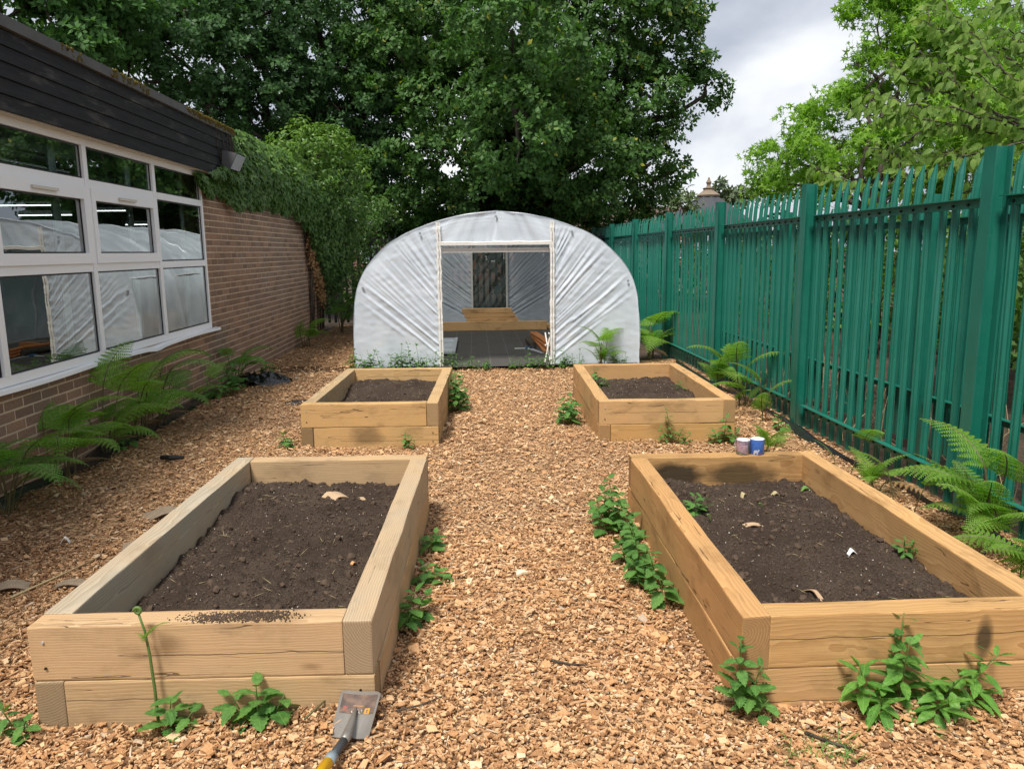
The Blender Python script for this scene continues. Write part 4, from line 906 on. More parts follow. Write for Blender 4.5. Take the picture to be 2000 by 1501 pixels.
TW = [[(2090, 300, 6.6), (1990, 250, 6.6), (1900, 190, 6.7), (1830, 140, 6.8), (1785, 85, 6.9)], [(2090, 300, 6.6), (1960, 235, 6.4), (1850, 212, 6.5), (1770, 205, 6.6), (1700, 182, 6.7)],
      [(2090, 320, 6.6), (1950, 262, 6.9), (1840, 245, 6.9), (1760, 230, 7), (1700, 228, 7.1)], [(2090, 380, 6.4), (1930, 372, 6.6), (1800, 382, 6.8), (1680, 358, 7.0), (1580, 332, 7.2)],
      [(2090, 180, 6.6), (1990, 130, 6.6), (1900, 70, 6.8), (1850, 20, 6.9), (1830, -40, 7)], [(2090, 200, 6.2), (2000, 180, 6.2), (1930, 110, 6.3), (1890, 40, 6.4)], [(1830, 245, 6.9), (1780, 270, 6.9), (1740, 300, 6.9), (1735, 335, 6.9)],
      [(2090, 260, 6.2), (1990, 280, 6.2), (1900, 300, 6.3), (1850, 320, 6.4), (1830, 345, 6.5)], [(2090, 60, 6.4), (2000, 30, 6.4), (1940, -20, 6.5)], [(1900, 190, 6.7), (1820, 180, 6.9), (1760, 150, 7.0), (1730, 110, 7.1)], [(2090, 120, 6.3), (2010, 90, 6.3), (1960, 70, 6.4)],
      [(2090, 330, 6.3), (2000, 330, 6.3), (1930, 345, 6.4)], [(1800, 382, 6.8), (1770, 345, 6.7), (1750, 300, 6.8)], [(2090, 230, 7.2), (1960, 190, 7.3), (1860, 90, 7.4), (1800, 40, 7.5)], [(2090, 280, 7.4), (1930, 290, 7.5), (1820, 300, 7.6), (1700, 290, 7.7)]]
LV = []
TW += [[(a_+random.uniform(-45, 25), b_+random.uniform(-30, 40), c_+random.uniform(.1, .7)) for a_, b_, c_ in tw] for tw in TW[:11] if tw[0][0] > 2050]
for tw in TW:
    P = np.array([at(*q) for q in tw])-cb; q = np.interp(np.linspace(0, len(P)-1, 26), np.arange(len(P)), P[:, 0]); P = np.stack([np.interp(np.linspace(0, len(tw)-1, 26), np.arange(len(tw)), P[:, i]) for i in range(3)], -1)
    P[1:-1] += rng.normal(0, .012, (24, 3)); mb.tube(P, np.linspace(.012, .0035, 26), 5)
    if tw[0][0] > 2050: mb.tube(branch_path(fork-cb, P[0], .05, 6, .1), np.linspace(.05, .014, 6), 6)
    L = np.linalg.norm(np.diff(P, axis=0), axis=1).sum(); nl = int(L/.021)
    for j in range(nl):
        f = (j+rng.random())/nl*25; i = min(24, int(f)); p = P[i]+(P[i+1]-P[i])*(f-i); tg = P[i+1]-P[i]; tg /= np.linalg.norm(tg)+1e-9
        side = np.cross(tg, [0, 0, 1.]); side /= np.linalg.norm(side)+1e-9; s_ = 1 if j % 2 else -1
        if rng.random() < .35:      # short side twig
            e = p+side*s_*rng.uniform(.05, .16)+np.array([0, 0, rng.uniform(-.05, .08)]); mb.tube([p, (p+e)/2+(0, 0, .01), e], [.003, .0025, .002], 4); p = e
        d = tg*rng.uniform(.1, .7)+side*s_*rng.uniform(.2, .9)+np.array([0, 0, rng.uniform(-1.7, .1)]); nr = np.array([rng.normal(0, .7), rng.normal(-.5, .7), .6])+np.array([-.3, -.3, 0])
        LV.append((p, d, nr, rng.uniform(.07, .125)))
mb.build('trunk', M_BARK, CH, True)
crown = bpy.data.objects.new('crown', None); COL.objects.link(crown); crown.parent = CH
lm = leaf_meshes('cherry', M_CHERRY, .235, False, 0, fold=.35)
order = sorted(range(len(LV)), key=lambda i: np.linalg.norm(LV[i][0]+cb-CAM)/LV[i][3]); mb = MB(); v0, f0 = leaf_shape(.235, False, 0, 6, droop=.28)
for n_, i in enumerate(order):
    p, d, nr, s_ = LV[i]
    if n_ < 290: put('leaf', lm[n_ % 3], crown, leaf_matrix(p, d, nr, s_))
    else: mb.scatter(v0, f0, frames(np.array(nr)[None], np.array(d)[None]), np.array([s_]), np.array(p)[None])
tag(mb.build('foliage', M_CHERRY, crown, True), kind='stuff')

# ivy draped over the wall end, light new growth on top
def ivy_leaf(): return np.array([(0, 0, 0), (.35, .48, -.04), (.55, .18, .02), (1, 0, -.12), (.55, -.18, .02), (.35, -.48, -.04)]), [(0, 2, 1), (0, 3, 2), (0, 4, 3), (0, 5, 4)]
IV = thing('ivy', 'dark green ivy hanging over the wall and fascia end of the building', 'ivy', (XW, 12, 2.4)); ib = np.array([XW, 12, 2.4])
N = 21000; y = rng.uniform(9.0, 16.4, N); zb = np.interp(y, [9.0, 9.4, 10.2, 11.5, 13.4, 14.4, 15.2, 16.1], [2.46, 2.34, 2.22, 2.28, 2.22, 1.9, 1.25, .85])+.10*vnoise(y, y*0, 3, 5, 2)
zt = np.interp(y, [9.0, 9.3, 9.9, 10.15, 10.5, 16.4], [2.52, 2.56, 2.72, 3.02, 3.2, 3.3]); f = rng.random(N); z = zb+(zt-zb)*f
bul = np.interp(y, [9, 10, 10.3, 12, 14.5, 16.4], [.03, .10, .16, .30, .55, .75])*np.clip(np.sin(np.pi*np.clip(f*.8+.12, 0, 1)), .1, 1)+.10*vnoise(y*1.3, z*2.0, 1.6, 6, 2)
x = XW+.02+np.maximum(bul, .012)*rng.uniform(.45, 1.0, N)
on_f = (y < 10.2) & (z > 2.52); x = np.where(on_f, XW+.135+.05*rng.random(N), x)
keep = ~(on_f & (vnoise(y, z, 3.2, 61) < .12)) & ~((y < 9.35) & (rng.random(N) < .6))
x, y, z = x[keep], y[keep], z[keep]; N = len(x); iv, if_ = ivy_leaf()
nr = np.stack([np.full(N, .9), np.full(N, -.35), np.full(N, .45)], -1)+rng.normal(0, .36, (N, 3)); dn = np.stack([rng.normal(.1, .3, N), rng.normal(0, .4, N), np.full(N, -1.)], -1)
nw = rng.random(N) < np.clip((z-2.55)/.9, 0, 1)*np.clip((y-9.8)/3., .15, .8)
for m_, mt, nm in ((~nw, M_IVY, 'foliage'), (nw, M_IVYNEW, 'new_foliage')): MB().scatter(iv, if_, frames(nr[m_], dn[m_]), rng.uniform(.06, .10, m_.sum()), np.stack([x, y, z], -1)[m_]-ib).build(nm, mt, IV)
mb = MB()
for k in range(10):
    y0 = rng.uniform(9.5, 10.2); P = [(XW+.135, y0, 3.05)]
    for i in range(7): P.append((XW+.137, P[-1][1]+rng.normal(0, .03), P[-1][2]-rng.uniform(.03, .07)))
    mb.tube(np.array(P)-ib, .004, 4)
for k in range(14):
    y0 = rng.uniform(14.4, 15.9); mb.tube(np.array([(XW+.05, y0, 2.4), (XW+.12, y0+.05, 1.7), (XW+.03, y0+rng.normal(0, .1), .9), (XW+.02, y0, .1)])-ib, [.012, .016, .014, .012], 5)
tag(mb.build('stem', M_BARK, IV, True), kind='stuff')
N = 700; y = rng.uniform(14.5, 15.6, N); z = np.interp(y, [14.5, 15.6], [1.75, .75])+rng.normal(0, .16, N)
MB().scatter(iv, if_, frames(rdir(N)+[1, -.3, 0], rdir(N)-[0, 0, .8]), rng.uniform(.05, .08, N), np.stack([XW+.05+.1*rng.random(N), y, z], -1)-ib).build('withered_foliage', M_DEAD, IV)
lobes_i = LB((650, 440, 48, 15.6), (690, 420, 40, 16.4), (640, 520, 38, 16.2), (675, 520, 38, 16.6), (668, 590, 30, 16.8), (632, 560, 26, 15.9), (655, 470, 40, 15.9), (610, 420, 42, 15), (705, 470, 34, 17), (700, 540, 30, 17.1), (720, 400, 36, 17.2), (745, 420, 30, 17.8))
T, Nn = crown_points(lobes_i, 13, .2, 16, .3); N = len(T)
MB().scatter(iv, if_, frames(Nn+rng.normal(0, .5, (N, 3)), rdir(N)-[0, 0, .9]), rng.uniform(.06, .10, N), T-ib).build('hanging_foliage', M_IVY, IV)
IB = thing('ivy_bush', 'bushy yellow green ivy growing on top of the wall end', 'ivy', tuple(at(610, 330, 14.2))); bb = at(610, 330, 14.2)
lobes_i = LB((615, 300, 52, 14.2), (560, 300, 40, 13.4), (660, 330, 48, 14.8), (520, 310, 34, 12.6), (490, 305, 22, 11.8), (590, 275, 36, 14), (640, 285, 40, 14.6), (690, 370, 32, 15.4), (600, 360, 48, 13.9), (645, 390, 44, 14.6), (545, 345, 40, 12.9), (690, 430, 36, 15.6), (670, 300, 36, 15), (640, 265, 26, 14.4))
T, Nn = crown_points(lobes_i, 16, .18, 16, .3, outer=(.8, 1.1)); N = len(T); hi = (T[:, 2]+rng.normal(0, .42, N) > 3.05)
MB().scatter(leaf4_v, leaf4_f, frames(Nn[hi]+rng.normal(0, .45, (hi.sum(), 3)), rdir(hi.sum())-[0, 0, .6]), rng.uniform(.07, .115, hi.sum()), T[hi]-bb).build('new_foliage', M_IVYNEW, IB)
lo = ~hi; MB().scatter(leaf4_v, leaf4_f, frames(Nn[lo]+rng.normal(0, .45, (lo.sum(), 3)), rdir(lo.sum())-[0, 0, .6]), rng.uniform(.07, .11, lo.sum()), T[lo]-bb).build('old_foliage', M_IVY, IB)
mb = MB()
for c, r_ in lobes_i: mb.tube(branch_path((-.5, .6, -.9), c-bb, .05, 7, .2), np.linspace(.03, .008, 7), 5)
tag(mb.build('stem', M_BARK, IB, True), kind='stuff')

# shrubs beyond the fence and behind the tunnel
def shrub(label, base, lobes, mat, leaf, dens, per, group, name='shrub', clump=.22, templ=None):
    base = np.array(base, float); t = thing(name, label, 'shrub', tuple(base), group=group); mb = MB()
    for c, r_ in lobes:
        for _ in range(2): mb.tube(branch_path(rng.normal(0, .06, 3)*[1, 1, 0], np.array(c)-base+rng.normal(0, r_*.3, 3), .05, 7, .2), np.linspace(.022, .005, 7), 5)
    mb.build('stem', M_BARK, t, True); T, Nn = crown_points(lobes, dens, clump, per, .3); k = T[:, 2] > .05; T, Nn = T[k], Nn[k]
    v, f = templ or rosette(5, 77); MB().scatter(v, f, frames(Nn+rng.normal(0, .4, Nn.shape), rdir(len(T))), leaf*rng.uniform(.8, 1.2, len(T)), T-base).build('foliage', mat, t); return t
GS = 'shrubs beyond the right fence'
shrub('dark shrub beyond the fence at the right edge', (5.0, 4.6, 0), [((4.9, 4.4, .8), .6), ((5.1, 4.9, 1.5), .6), ((5.3, 4.2, 1.9), .5)], M_HEDGE, .10, 3.2, 9, GS)
shrub('dark shrub beyond the fence behind the nearest green post', (5.3, 6.5, 0), [((5.2, 6.2, .9), .6), ((5.3, 6.8, 1.5), .65), ((5.6, 6.4, 2.0), .5)], M_HEDGE, .10, 3.2, 9, GS)
shrub('dark shrub beyond the fence between the two nearest posts', (5.6, 8.6, 0), [((5.4, 8.4, .8), .6), ((5.6, 8.9, 1.6), .7), ((6.0, 8.2, 1.9), .5)], M_HEDGE, .10, 3.0, 9, GS)
shrub('dark shrub beyond the fence farther along near the star leaved tree', (5.9, 11.2, 0), [((5.6, 10.9, .9), .7), ((5.9, 11.7, 1.6), .75), ((6.2, 10.6, 1.8), .6)], M_HEDGE, .11, 2.6, 9, GS)
shrub('dark shrub beyond the far end of the green fence', (6.2, 14.5, 0), [((5.7, 14.2, .9), .8), ((6.0, 15.3, 1.4), .9), ((5.4, 16.5, 1.2), .8)], M_HEDGE, .12, 2.2, 9, GS)
for i, (x, y, r_, lb) in enumerate(((6.2, 5.6, .9, 'tall dark shrub filling the gap beyond the nearest fence bay'), (6.6, 7.6, .9, 'tall dark shrub beyond the second fence bay'), (7.0, 9.8, 1.0, 'tall dark shrub beyond the third fence bay'), (7.4, 12.2, 1.0, 'tall dark shrub under the star leaved tree'), (7.6, 15.5, 1.1, 'tall dark shrub under the left of the star leaved tree'), (7.2, 18.5, 1.1, 'tall dark shrub near the far fence end'))):
    shrub(lb, (x, y, 0), [((x, y-.3, .7), r_), ((x+.1, y+.6, 1.3), r_), ((x-.3, y-.5, 1.6), r_*.75), ((x, y+.2, .5), r_)], M_HEDGE, .12, 2.4, 9, GS, clump=.3)
GB = 'dark shrubs under the trees'
for lb, x, y, h in (('dark undergrowth behind the tunnel, leftmost', -3.2, 19.4, 3.4), ('dark undergrowth behind the left part of the tunnel', -.9, 19.8, 3.2), ('dark undergrowth behind the middle of the tunnel', 1.5, 20.2, 2.1), ('dark undergrowth behind the right part of the tunnel', 3.8, 19.6, 2.3), ('dark undergrowth at the far end of the green fence', 6.0, 20.5, 2.1), ('dark undergrowth behind the building roof', -6.0, 20.0, 2.6)):
    shrub(lb, (x, y, 0), [((x, y, h*.4), 1.1), ((x+.6, y+.3, h*.75), .9), ((x-.7, y, h*.7), .9)], M_HEDGE, .14, 1.5, 9, GB, clump=.34)
FAR = 'far trees over the fence'
tree('garden_tree', 'pale feathery shrub tree just left of the dark pavilion roof', (7.0, 27, 0), (7.0, 27, 1.6), LB((1335, 395, 26, 27), (1310, 405, 22, 27), (1360, 405, 18, 27), (1340, 375, 14, 27)), M_FAR, .08, 3.0, .3, 8, .15, ROS, FAR, twigs=1)
tree('garden_tree', 'grey green rounded tree just right of the dark pavilion roof', (14.0, 42, 0), (14, 42, 2.4), LB((1420, 375, 26, 42), (1400, 385, 18, 42), (1450, 385, 24, 42), (1430, 400, 28, 42)), leaf_mat('grey_leaf', (.09, .13, .07), (.14, .18, .10), .2), .14, 1.4, .5, 9, .26, ROS, FAR, twigs=1)
# pavilion with dark pointed roof and finial
pv = thing('pavilion', 'dark pointed pavilion roof with finial showing above the fence', 'pavilion', (at(1383, 400, 30)[0], 30, 0))
MB().lathe([(2.35, 2.15), (2.4, 2.25), (.42, 3.56), (.40, 3.60)], sides=8).build('roof', simple('slate_grey', (.05, .052, .06), .6), pv)
MB().lathe([(.44, 3.58), (.46, 3.64), (.22, 3.80), (.20, 3.86), (.24, 3.90), (.10, 3.94), (.07, 4.02), (.11, 4.12), (.05, 4.22), (.03, 4.30), (.0, 4.32)], sides=10).build('finial', simple('buff_stone', (.22, .17, .12), .8), pv)
for k in range(8):
    a = 2*math.pi*(k+.5)/8; MB().tube([(2.1*math.cos(a), 2.1*math.sin(a), 0), (2.1*math.cos(a), 2.1*math.sin(a), 2.25)], .07, 8).build('post', M_BLACKF, pv)
MB().lathe([(.01, -.02), (2.2, -.02), (2.2, .06), (.01, .06)], sides=8).build('base', M_MORTAR, pv)
# houses glimpsed under the crowns
def house(label, x0, x1, y, h, ridge):
    t = thing('house', label, 'house', ((x0+x1)/2, y, 0)); w_ = (x1-x0)/2; d = 7
    MB().box((-w_, 0, -.1), (w_, d, h)).build('wall', simple('house_brick', (.20, .11, .085), .9, .2, scale=20), t)
    MB().add([(-w_-.3, -.35, h), (w_+.3, -.35, h), (w_+.3, d+.35, h), (-w_-.3, d+.35, h), (-w_-.3, d/2, ridge), (w_+.3, d/2, ridge)], [(0, 1, 5, 4), (2, 3, 4, 5), (1, 2, 5), (3, 0, 4), (0, 3, 2, 1)]).build('roof', simple('roof_tile', (.10, .065, .055), .85), t)
    for k in range(3):
        xx = -w_+(k+.5)*2*w_/3
        for zz_ in (1.0,):
            wn_ = MB().box((xx-.55, -.03, zz_), (xx+.55, .01, zz_+1.2)).build('window', M_PVC, t)
            for sx_ in (-.48, .03): MB().box((xx+sx_, -.045, zz_+.08), (xx+sx_+.45, -.031, zz_+1.12)).build('pane', M_GLASS, wn_)
house('red brick house glimpsed beyond the far end of the fence', 5.5, 15, 52, 3.2, 4.6)
house('brick house glimpsed behind the black railings', -8, 3, 46, 2.7, 3.4)

# ------------------------------------------------------------------ ferns
def frond_mesh(name, mat, seed, stipe=.75, npairs=15, wid=.40, p0=62, p1=-30, m=11):
    """bracken frond, blade length 1, on a bare stalk; grows from the origin up and towards +X"""
    r_ = np.random.default_rng(seed); ns = 8; K = 34; pos = np.zeros(3); P = [pos]; Tn = []; ang = R(84)
    for i in range(ns): a = R(86)-(R(86)-R(p0))*(i/ns)**2; pos = pos+np.array([math.cos(a), 0, math.sin(a)])*stipe/ns; P.append(pos); Tn.append(a)
    for i in range(K): a = R(p0)+(R(p1)-R(p0))*(i/K)**.75; pos = pos+np.array([math.cos(a), r_.normal(0, .02), math.sin(a)])/K; P.append(pos); Tn.append(a)
    P = np.array(P); mb = MB(); mb.tube(P[::2], np.linspace(.012, .002, len(P[::2])), 4, mi=1)
    V = []; F = []
    for i in range(npairs):
        t = .06+.93*(i/(npairs-1))**.92; k = ns+t*(K-1); i0 = int(k); c = P[i0]+(P[min(i0+1, len(P)-1)]-P[i0])*(k-i0); a = Tn[min(i0, len(Tn)-1)]
        tg = np.array([math.cos(a), 0, math.sin(a)]); nb = np.array([-math.sin(a), 0, math.cos(a)])
        pl = wid*(1-t)**.85*(.82+.18*min(1, t/.2))+.018; pl *= r_.uniform(.9, 1.08)
        for s_ in (1, -1):
            d = np.array([0, s_, 0])*.93+tg*(.30+.25*t)-nb*.0+np.array([0, 0, -.10]); d /= np.linalg.norm(d); pe = np.cross(nb, d)*s_; pe /= np.linalg.norm(pe)
            mm_ = max(4, int(m*(pl/wid)**.5))
            for j in range(mm_):
                u = (j+.6)/mm_; q = c+d*pl*u+np.array([0, 0, -.10*pl*u*u]); ln = (.30*pl+.012)*(1-u)**.75*.62+.007; hw = pl/mm_*.46
                for s2 in (1, -1):
                    e = pe*s2*.93+d*.38; b = len(V)
                    V += [q-d*hw, q+e*ln*.5-d*hw*.9+nb*.004, q+e*ln-nb*.006, q+e*ln*.55+d*hw*.7+nb*.004, q+d*hw*.8]; F.append((b, b+1, b+2, b+3, b+4))
    mb.add(V, F); return mb.mesh(name, [mat, M_STEMR], False)
FR = [frond_mesh('frond', M_FERN, 1), frond_mesh('frond', M_FERN, 2, .5, 14, .42, 55, -38), frond_mesh('frond', M_FERN, 3, .95, 14, .36, 70, -10), frond_mesh('frond', M_FERN, 4, .35, 15, .30, 80, 8)]
FRD = [frond_mesh('frond', M_FERND, 5), frond_mesh('frond', M_FERND, 6, .95, 14, .38, 62, -42), frond_mesh('frond', M_FERND, 7, .6, 14, .42, 50, -40)]
FRX = frond_mesh('frond', M_DEAD, 9, .5, 11, .30, 30, -55)
def bracken(label, pos, fronds, group, dark=False, name='fern'):
    t = thing(name, label, 'fern', pos, group=group)
    if len(fronds) > 3: fronds = fronds+[(az+random.uniform(18, 40), L*random.uniform(.5, .8), v+1) for az, L, v in fronds[:3]]
    if len(fronds) > 4: put('withered_frond', FRX, t, Matrix.Rotation(R(fronds[0][0]+random.uniform(30, 90)), 4, 'Z') @ Matrix.Diagonal((.36, .34, .22, 1)))
    for i, (az, L, v) in enumerate(fronds):
        L *= (.98 if pos[0] < 0 else .95); me = (FRD if dark else FR)[v % (3 if dark else 4)]
        put('frond', me, t, Matrix.Translation((random.uniform(-.05, .05), random.uniform(-.09, .09), -.02)) @ Matrix.Rotation(R(az), 4, 'Z') @ Matrix.Rotation(R(random.uniform(-14, 14)), 4, 'X') @ Matrix.Rotation(R(random.uniform(-12, 14)), 4, 'Y') @ Matrix.Diagonal((L, L*random.uniform(.9, 1.1), L, 1)))
    return t
GW = 'ferns along the brick wall'; GF = 'ferns along the green fence'
bracken('spreading fern at the foot of the wall by the left picture edge', (-2.98, 4.85, 0), [(-30, .52, 2), (20, .55, 0), (60, .48, 2), (-75, .5, 0), (110, .4, 0), (5, .42, 2)], GW, True)
bracken('tall fern with long arching frond under the leftmost window', (-3.02, 5.55, 0), [(10, .62, 0), (-60, .60, 1), (70, .60, 1), (-25, .52, 1), (120, .5, 0)], GW)
bracken('tall bushy fern in front of the sill, left of the middle mullion', (-3.03, 6.25, 0), [(30, .55, 1), (-20, .56, 2), (85, .62, 2), (-80, .5, 0), (55, .6, 1), (0, .44, 1)], GW)
bracken('tall fern under the sill where it buckles', (-3.03, 6.85, 0), [(15, .58, 2), (60, .56, 1), (95, .62, 0), (-50, .5, 2), (-15, .42, 1)], GW)
bracken('dark fern leaning out below the right hand window', (-3.03, 7.3, 0), [(5, .60, 1), (50, .64, 1), (-25, .55, 2), (85, .5, 0)], GW, True)
bracken('small low fern by the wall where the membrane ends', (-3.0, 8.15, 0), [(20, .38, 1), (-30, .35, 3), (70, .36, 2)], GW)
bracken('dark bushy fern by the black plastic bag', (-2.98, 9.55, 0), [(0, .5, 2), (40, .52, 0), (-40, .5, 0), (80, .45, 2), (-80, .42, 1)], GW, True)
bracken('small fern halfway along the bare brick wall', (-3.0, 13.6, 0), [(-10, .5, 1), (30, .46, 0), (-60, .5, 3), (80, .4, 1)], GW)
bracken('tall fern at the far corner of the brick wall', (-2.75, 15.9, 0), [(-40, .72, 1), (0, .7, 0), (50, .66, 1), (-80, .72, 2), (120, .6, 0)], GW, True)
bracken('large fern beside the right side of the polytunnel', (2.62, 11.4, 0), [(-150, .6, 3), (-30, .62, 3), (100, .6, 3), (-60, .75, 0), (0, .7, 1), (-110, .72, 1), (50, .7, 0), (170, .6, 1), (-90, .6, 3)], GF)
bracken('fern growing in front of the right end of the polytunnel', (1.72, 10.45, 0), [(-60, .46, 2), (0, .42, 3), (190, .46, 2), (-110, .44, 3), (90, .40, 2), (160, .36, 3), (-30, .34, 0), (220, .38, 2), (30, .46, 2), (-80, .36, 3)], GF)
bracken('fern by the third fence post behind the far right bed', (2.72, 8.5, 0), [(-100, .5, 3), (-50, .5, 3), (-80, .52, 1), (190, .55, 0), (20, .5, 2), (110, .45, 3), (-130, .42, 0)], GF)
bracken('tall upright fern by the second fence post', (2.70, 7.55, 0), [(-100, .55, 2), (200, .5, 1), (-40, .52, 2), (150, .45, 3)], GF)
bracken('small fern near the second fence post foot', (2.66, 6.9, 0), [(-100, .42, 3), (180, .44, 2), (-20, .42, 0)], GF)
bracken('low bright fern tuft behind the two mugs', (2.25, 5.75, 0), [(-60, .30, 3), (40, .28, 3), (200, .3, 3), (120, .25, 3)], GF)
bracken('young fern sprig by the fence foot beside the near right bed', (2.60, 5.25, 0), [(-100, .34, 2), (160, .26, 3)], GF)
bracken('fern tuft against the bottom fence rail', (2.62, 4.72, 0), [(-90, .30, 3), (200, .28, 3), (-20, .32, 3), (100, .32, 3)], GF)
bracken('slim fern stalk beside the near right bed', (2.46, 4.2, 0), [(160, .32, 2), (-60, .3, 2)], GF)
bracken('large light green fern spreading at the right picture edge', (2.70, 3.78, 0), [(165, .52, 3), (195, .55, 3), (140, .50, 0), (235, .56, 3), (110, .52, 2), (265, .50, 3), (180, .42, 0), (80, .5, 3), (215, .46, 2)], GF)
bracken('low fern in the corner below the large fern', (2.55, 3.2, 0), [(160, .46, 1), (210, .42, 3), (120, .4, 3), (260, .4, 1)], GF)
# fiddlehead stalk in front of the near left bed
fd = thing('fern_shoot', 'young green fern shoot with curled tip before the near left bed', 'fern', (-1.113, 2.445, 0))
P = [(0, 0, -.02), (-.002, 0, .15), (-.008, 0, .28), (-.016, 0, .36), (-.03, -.004, .43)]
MB().tube(P, [.0055, .0052, .0048, .0042, .0038], 7).build('stalk', M_STEM, fd, True)
sp = [(-.03-.013*math.cos(a)*(1-a/16), -.006, .437+.013*math.sin(a)*(1-a/16)) for a in np.linspace(0, 11, 30)]; MB().tube(sp, np.linspace(.006, .003, 30), 6).build('curled_tip', M_STEM, fd, True)
put('frond', FR[3], fd, Matrix.Translation((-.012, -.006, .31)) @ Matrix.Rotation(R(-15), 4, 'Z') @ Matrix.Diagonal((.13, .13, .10, 1)))
put('frond', FR[3], fd, Matrix.Translation((-.012, -.006, .31)) @ Matrix.Rotation(R(170), 4, 'Z') @ Matrix.Diagonal((.05, .06, .05, 1)))

# ------------------------------------------------------------------ nettles and weeds
def stem_path(h, lean, k=7): return np.array([(lean[0]*(i/(k-1))**1.5, lean[1]*(i/(k-1))**1.5, h*i/(k-1)) for i in range(k)])
def weed(label, pos, stems, leaf, group, kind='nettle', name=None, cat='weed', mat=None):
    """stems: (dx,dy,height,leanx,leany,nodes)"""
    t = thing(name or kind, label, cat, pos, group=group)
    lm = {'nettle': lambda: leaf_meshes('nettle', M_NETTLE, .37, True, .22, nseg=12, peak=.36), 'willowherb': lambda: leaf_meshes('willow', M_WILLOW, .185, True, .10, nseg=12, peak=.40), 'weed': lambda: leaf_meshes('weed', M_NETTLE, .27, False, 0, nseg=7)}[kind]()
    for (dx, dy, h, lx, ly, nd) in stems:
        nd = int(nd*1.4+.7)
        P = stem_path(h, (lx, ly))+np.array([dx, dy, -.015]); MB().tube(P, np.linspace(.0038, .0018, len(P)), 5).build('stem', M_STEM, t, True); a0 = random.uniform(0, 3)
        for j in range(nd):
            f = .18+.82*(j+.3)/nd; i = min(len(P)-2, int(f*(len(P)-1))); p = P[i]+(P[i+1]-P[i])*(f*(len(P)-1)-i)
            for s_ in range(2 if kind != 'willowherb' else 3):
                az = a0+j*(math.pi/2 if kind == 'nettle' else 1.1)+s_*(math.pi if kind != 'willowherb' else 2.1)+random.uniform(-.3, .3); el = random.uniform(-.25, .35)+(f > .85)*.45
                d = np.array([math.cos(az)*math.cos(el), math.sin(az)*math.cos(el), math.sin(el)]); nr = np.array([-math.cos(az)*math.sin(el), -math.sin(az)*math.sin(el), math.cos(el)])+rng.normal(0, .18, 3)
                sz = leaf*(1.05-.55*max(0, f-.45)/.55)*random.uniform(.8, 1.15)
                q = p+d*.012; put('leaf', lm[random.randrange(3)], t, leaf_matrix(q, d, nr, sz))
    return t
GN = 'nettles round the beds'
weed('nettle tuft against the front of the near left bed, middle', (-.775, 2.44, .02), [(0, 0, .17, .01, -.03, 4), (-.05, .01, .13, -.04, -.02, 3), (.05, 0, .12, .05, -.02, 3)], .085, GN)
weed('nettle tuft at the foot of the fern shoot', (-1.07, 2.43, .0), [(0, 0, .15, .02, -.02, 4), (.04, 0, .10, .05, -.02, 2)], .080, GN)
weed('nettle tuft at the front left corner of the near left bed', (-1.62, 2.48, 0), [(0, 0, .10, -.02, -.02, 3), (.05, -.03, .08, .03, -.03, 2)], .07, GN)
weed('nettle beside the path side of the near left bed, nearest', (-.325, 3.15, 0), [(0, 0, .17, .04, 0, 4), (.03, .06, .12, .05, .01, 3), (-.01, -.06, .10, .03, -.02, 2)], .085, GN)
weed('small nettle on the path side of near left bed, second', (-.30, 3.55, 0), [(0, 0, .12, .04, 0, 3), (.05, .06, .09, .04, .01, 2), (.10, .0, .06, .03, 0, 2)], .07, GN)
weed('small nettle on the path side of near left bed, farthest', (-.285, 3.98, 0), [(0, 0, .12, .05, 0, 3), (.02, .08, .08, .03, .01, 2)], .075, GN)
weed('dense nettle clump along the path side of the near right bed', (.84, 3.42, 0), [(.0, 0, .22, -.05, -.02, 5), (-.04, .13, .24, -.05, 0, 5), (-.02, .28, .22, -.05, .02, 5), (-.07, .05, .16, -.05, -.03, 4), (.0, .40, .20, -.06, .01, 5), (.0, -.14, .14, -.03, -.03, 4), (-.08, .33, .13, -.06, 0, 3)], .085, GN)
weed('leafy nettle clump at the far half of near right bed path side', (.83, 4.15, 0), [(0, 0, .27, -.05, -.02, 6), (-.06, .08, .25, -.06, 0, 6), (-.03, .18, .30, -.04, 0, 6), (-.11, .0, .18, -.06, -.01, 4), (.01, -.13, .18, -.04, -.01, 4), (-.10, .17, .2, -.05, .02, 4)], .085, GN)
weed('nettle climbing the near corner of the near right bed', (.895, 2.43, 0), [(0, 0, .30, -.01, -.03, 7), (.03, -.01, .20, .04, -.02, 4), (.06, -.03, .08, .03, -.02, 2)], .065, GN)
weed('willowherb with long glossy leaves in front of near right bed', (1.50, 2.40, 0), [(-.16, 0, .22, -.06, -.05, 4), (-.04, .0, .30, -.01, -.05, 5), (.08, -.03, .20, .03, -.08, 4), (.17, -.0, .24, .10, -.05, 5), (.02, -.07, .14, .0, -.10, 4), (-.12, -.04, .14, -.06, -.08, 3), (.17, -.03, .11, .05, -.03, 3)], .11, None, 'willowherb', 'willowherb', 'plant')
weed('single nettle rising behind the willowherb', (1.46, 2.43, 0), [(0, 0, .36, .01, 0, 6)], .075, GN)
weed('small nettle in the compost at back left of near right bed', SOIL['NR'](1355, 1003), [(0, 0, .11, .01, 0, 3), (.03, .02, .09, .03, 0, 3), (-.03, 0, .08, -.03, 0, 2)], .065, 'plants in the near right bed')
weed('large leaved seedling in back right corner of the near right bed', SOIL['NR'](1592, 955), [(0, 0, .10, -.01, 0, 3), (.0, -.02, .05, .04, -.02, 1)], .085, 'plants in the near right bed', 'weed', 'seedling', 'seedling')
weed('seedling against the right board of near right bed, middle one', SOIL['NR'](1694, 1025), [(0, 0, .10, 0, 0, 3)], .045, 'plants in the near right bed', 'weed', 'seedling', 'seedling')
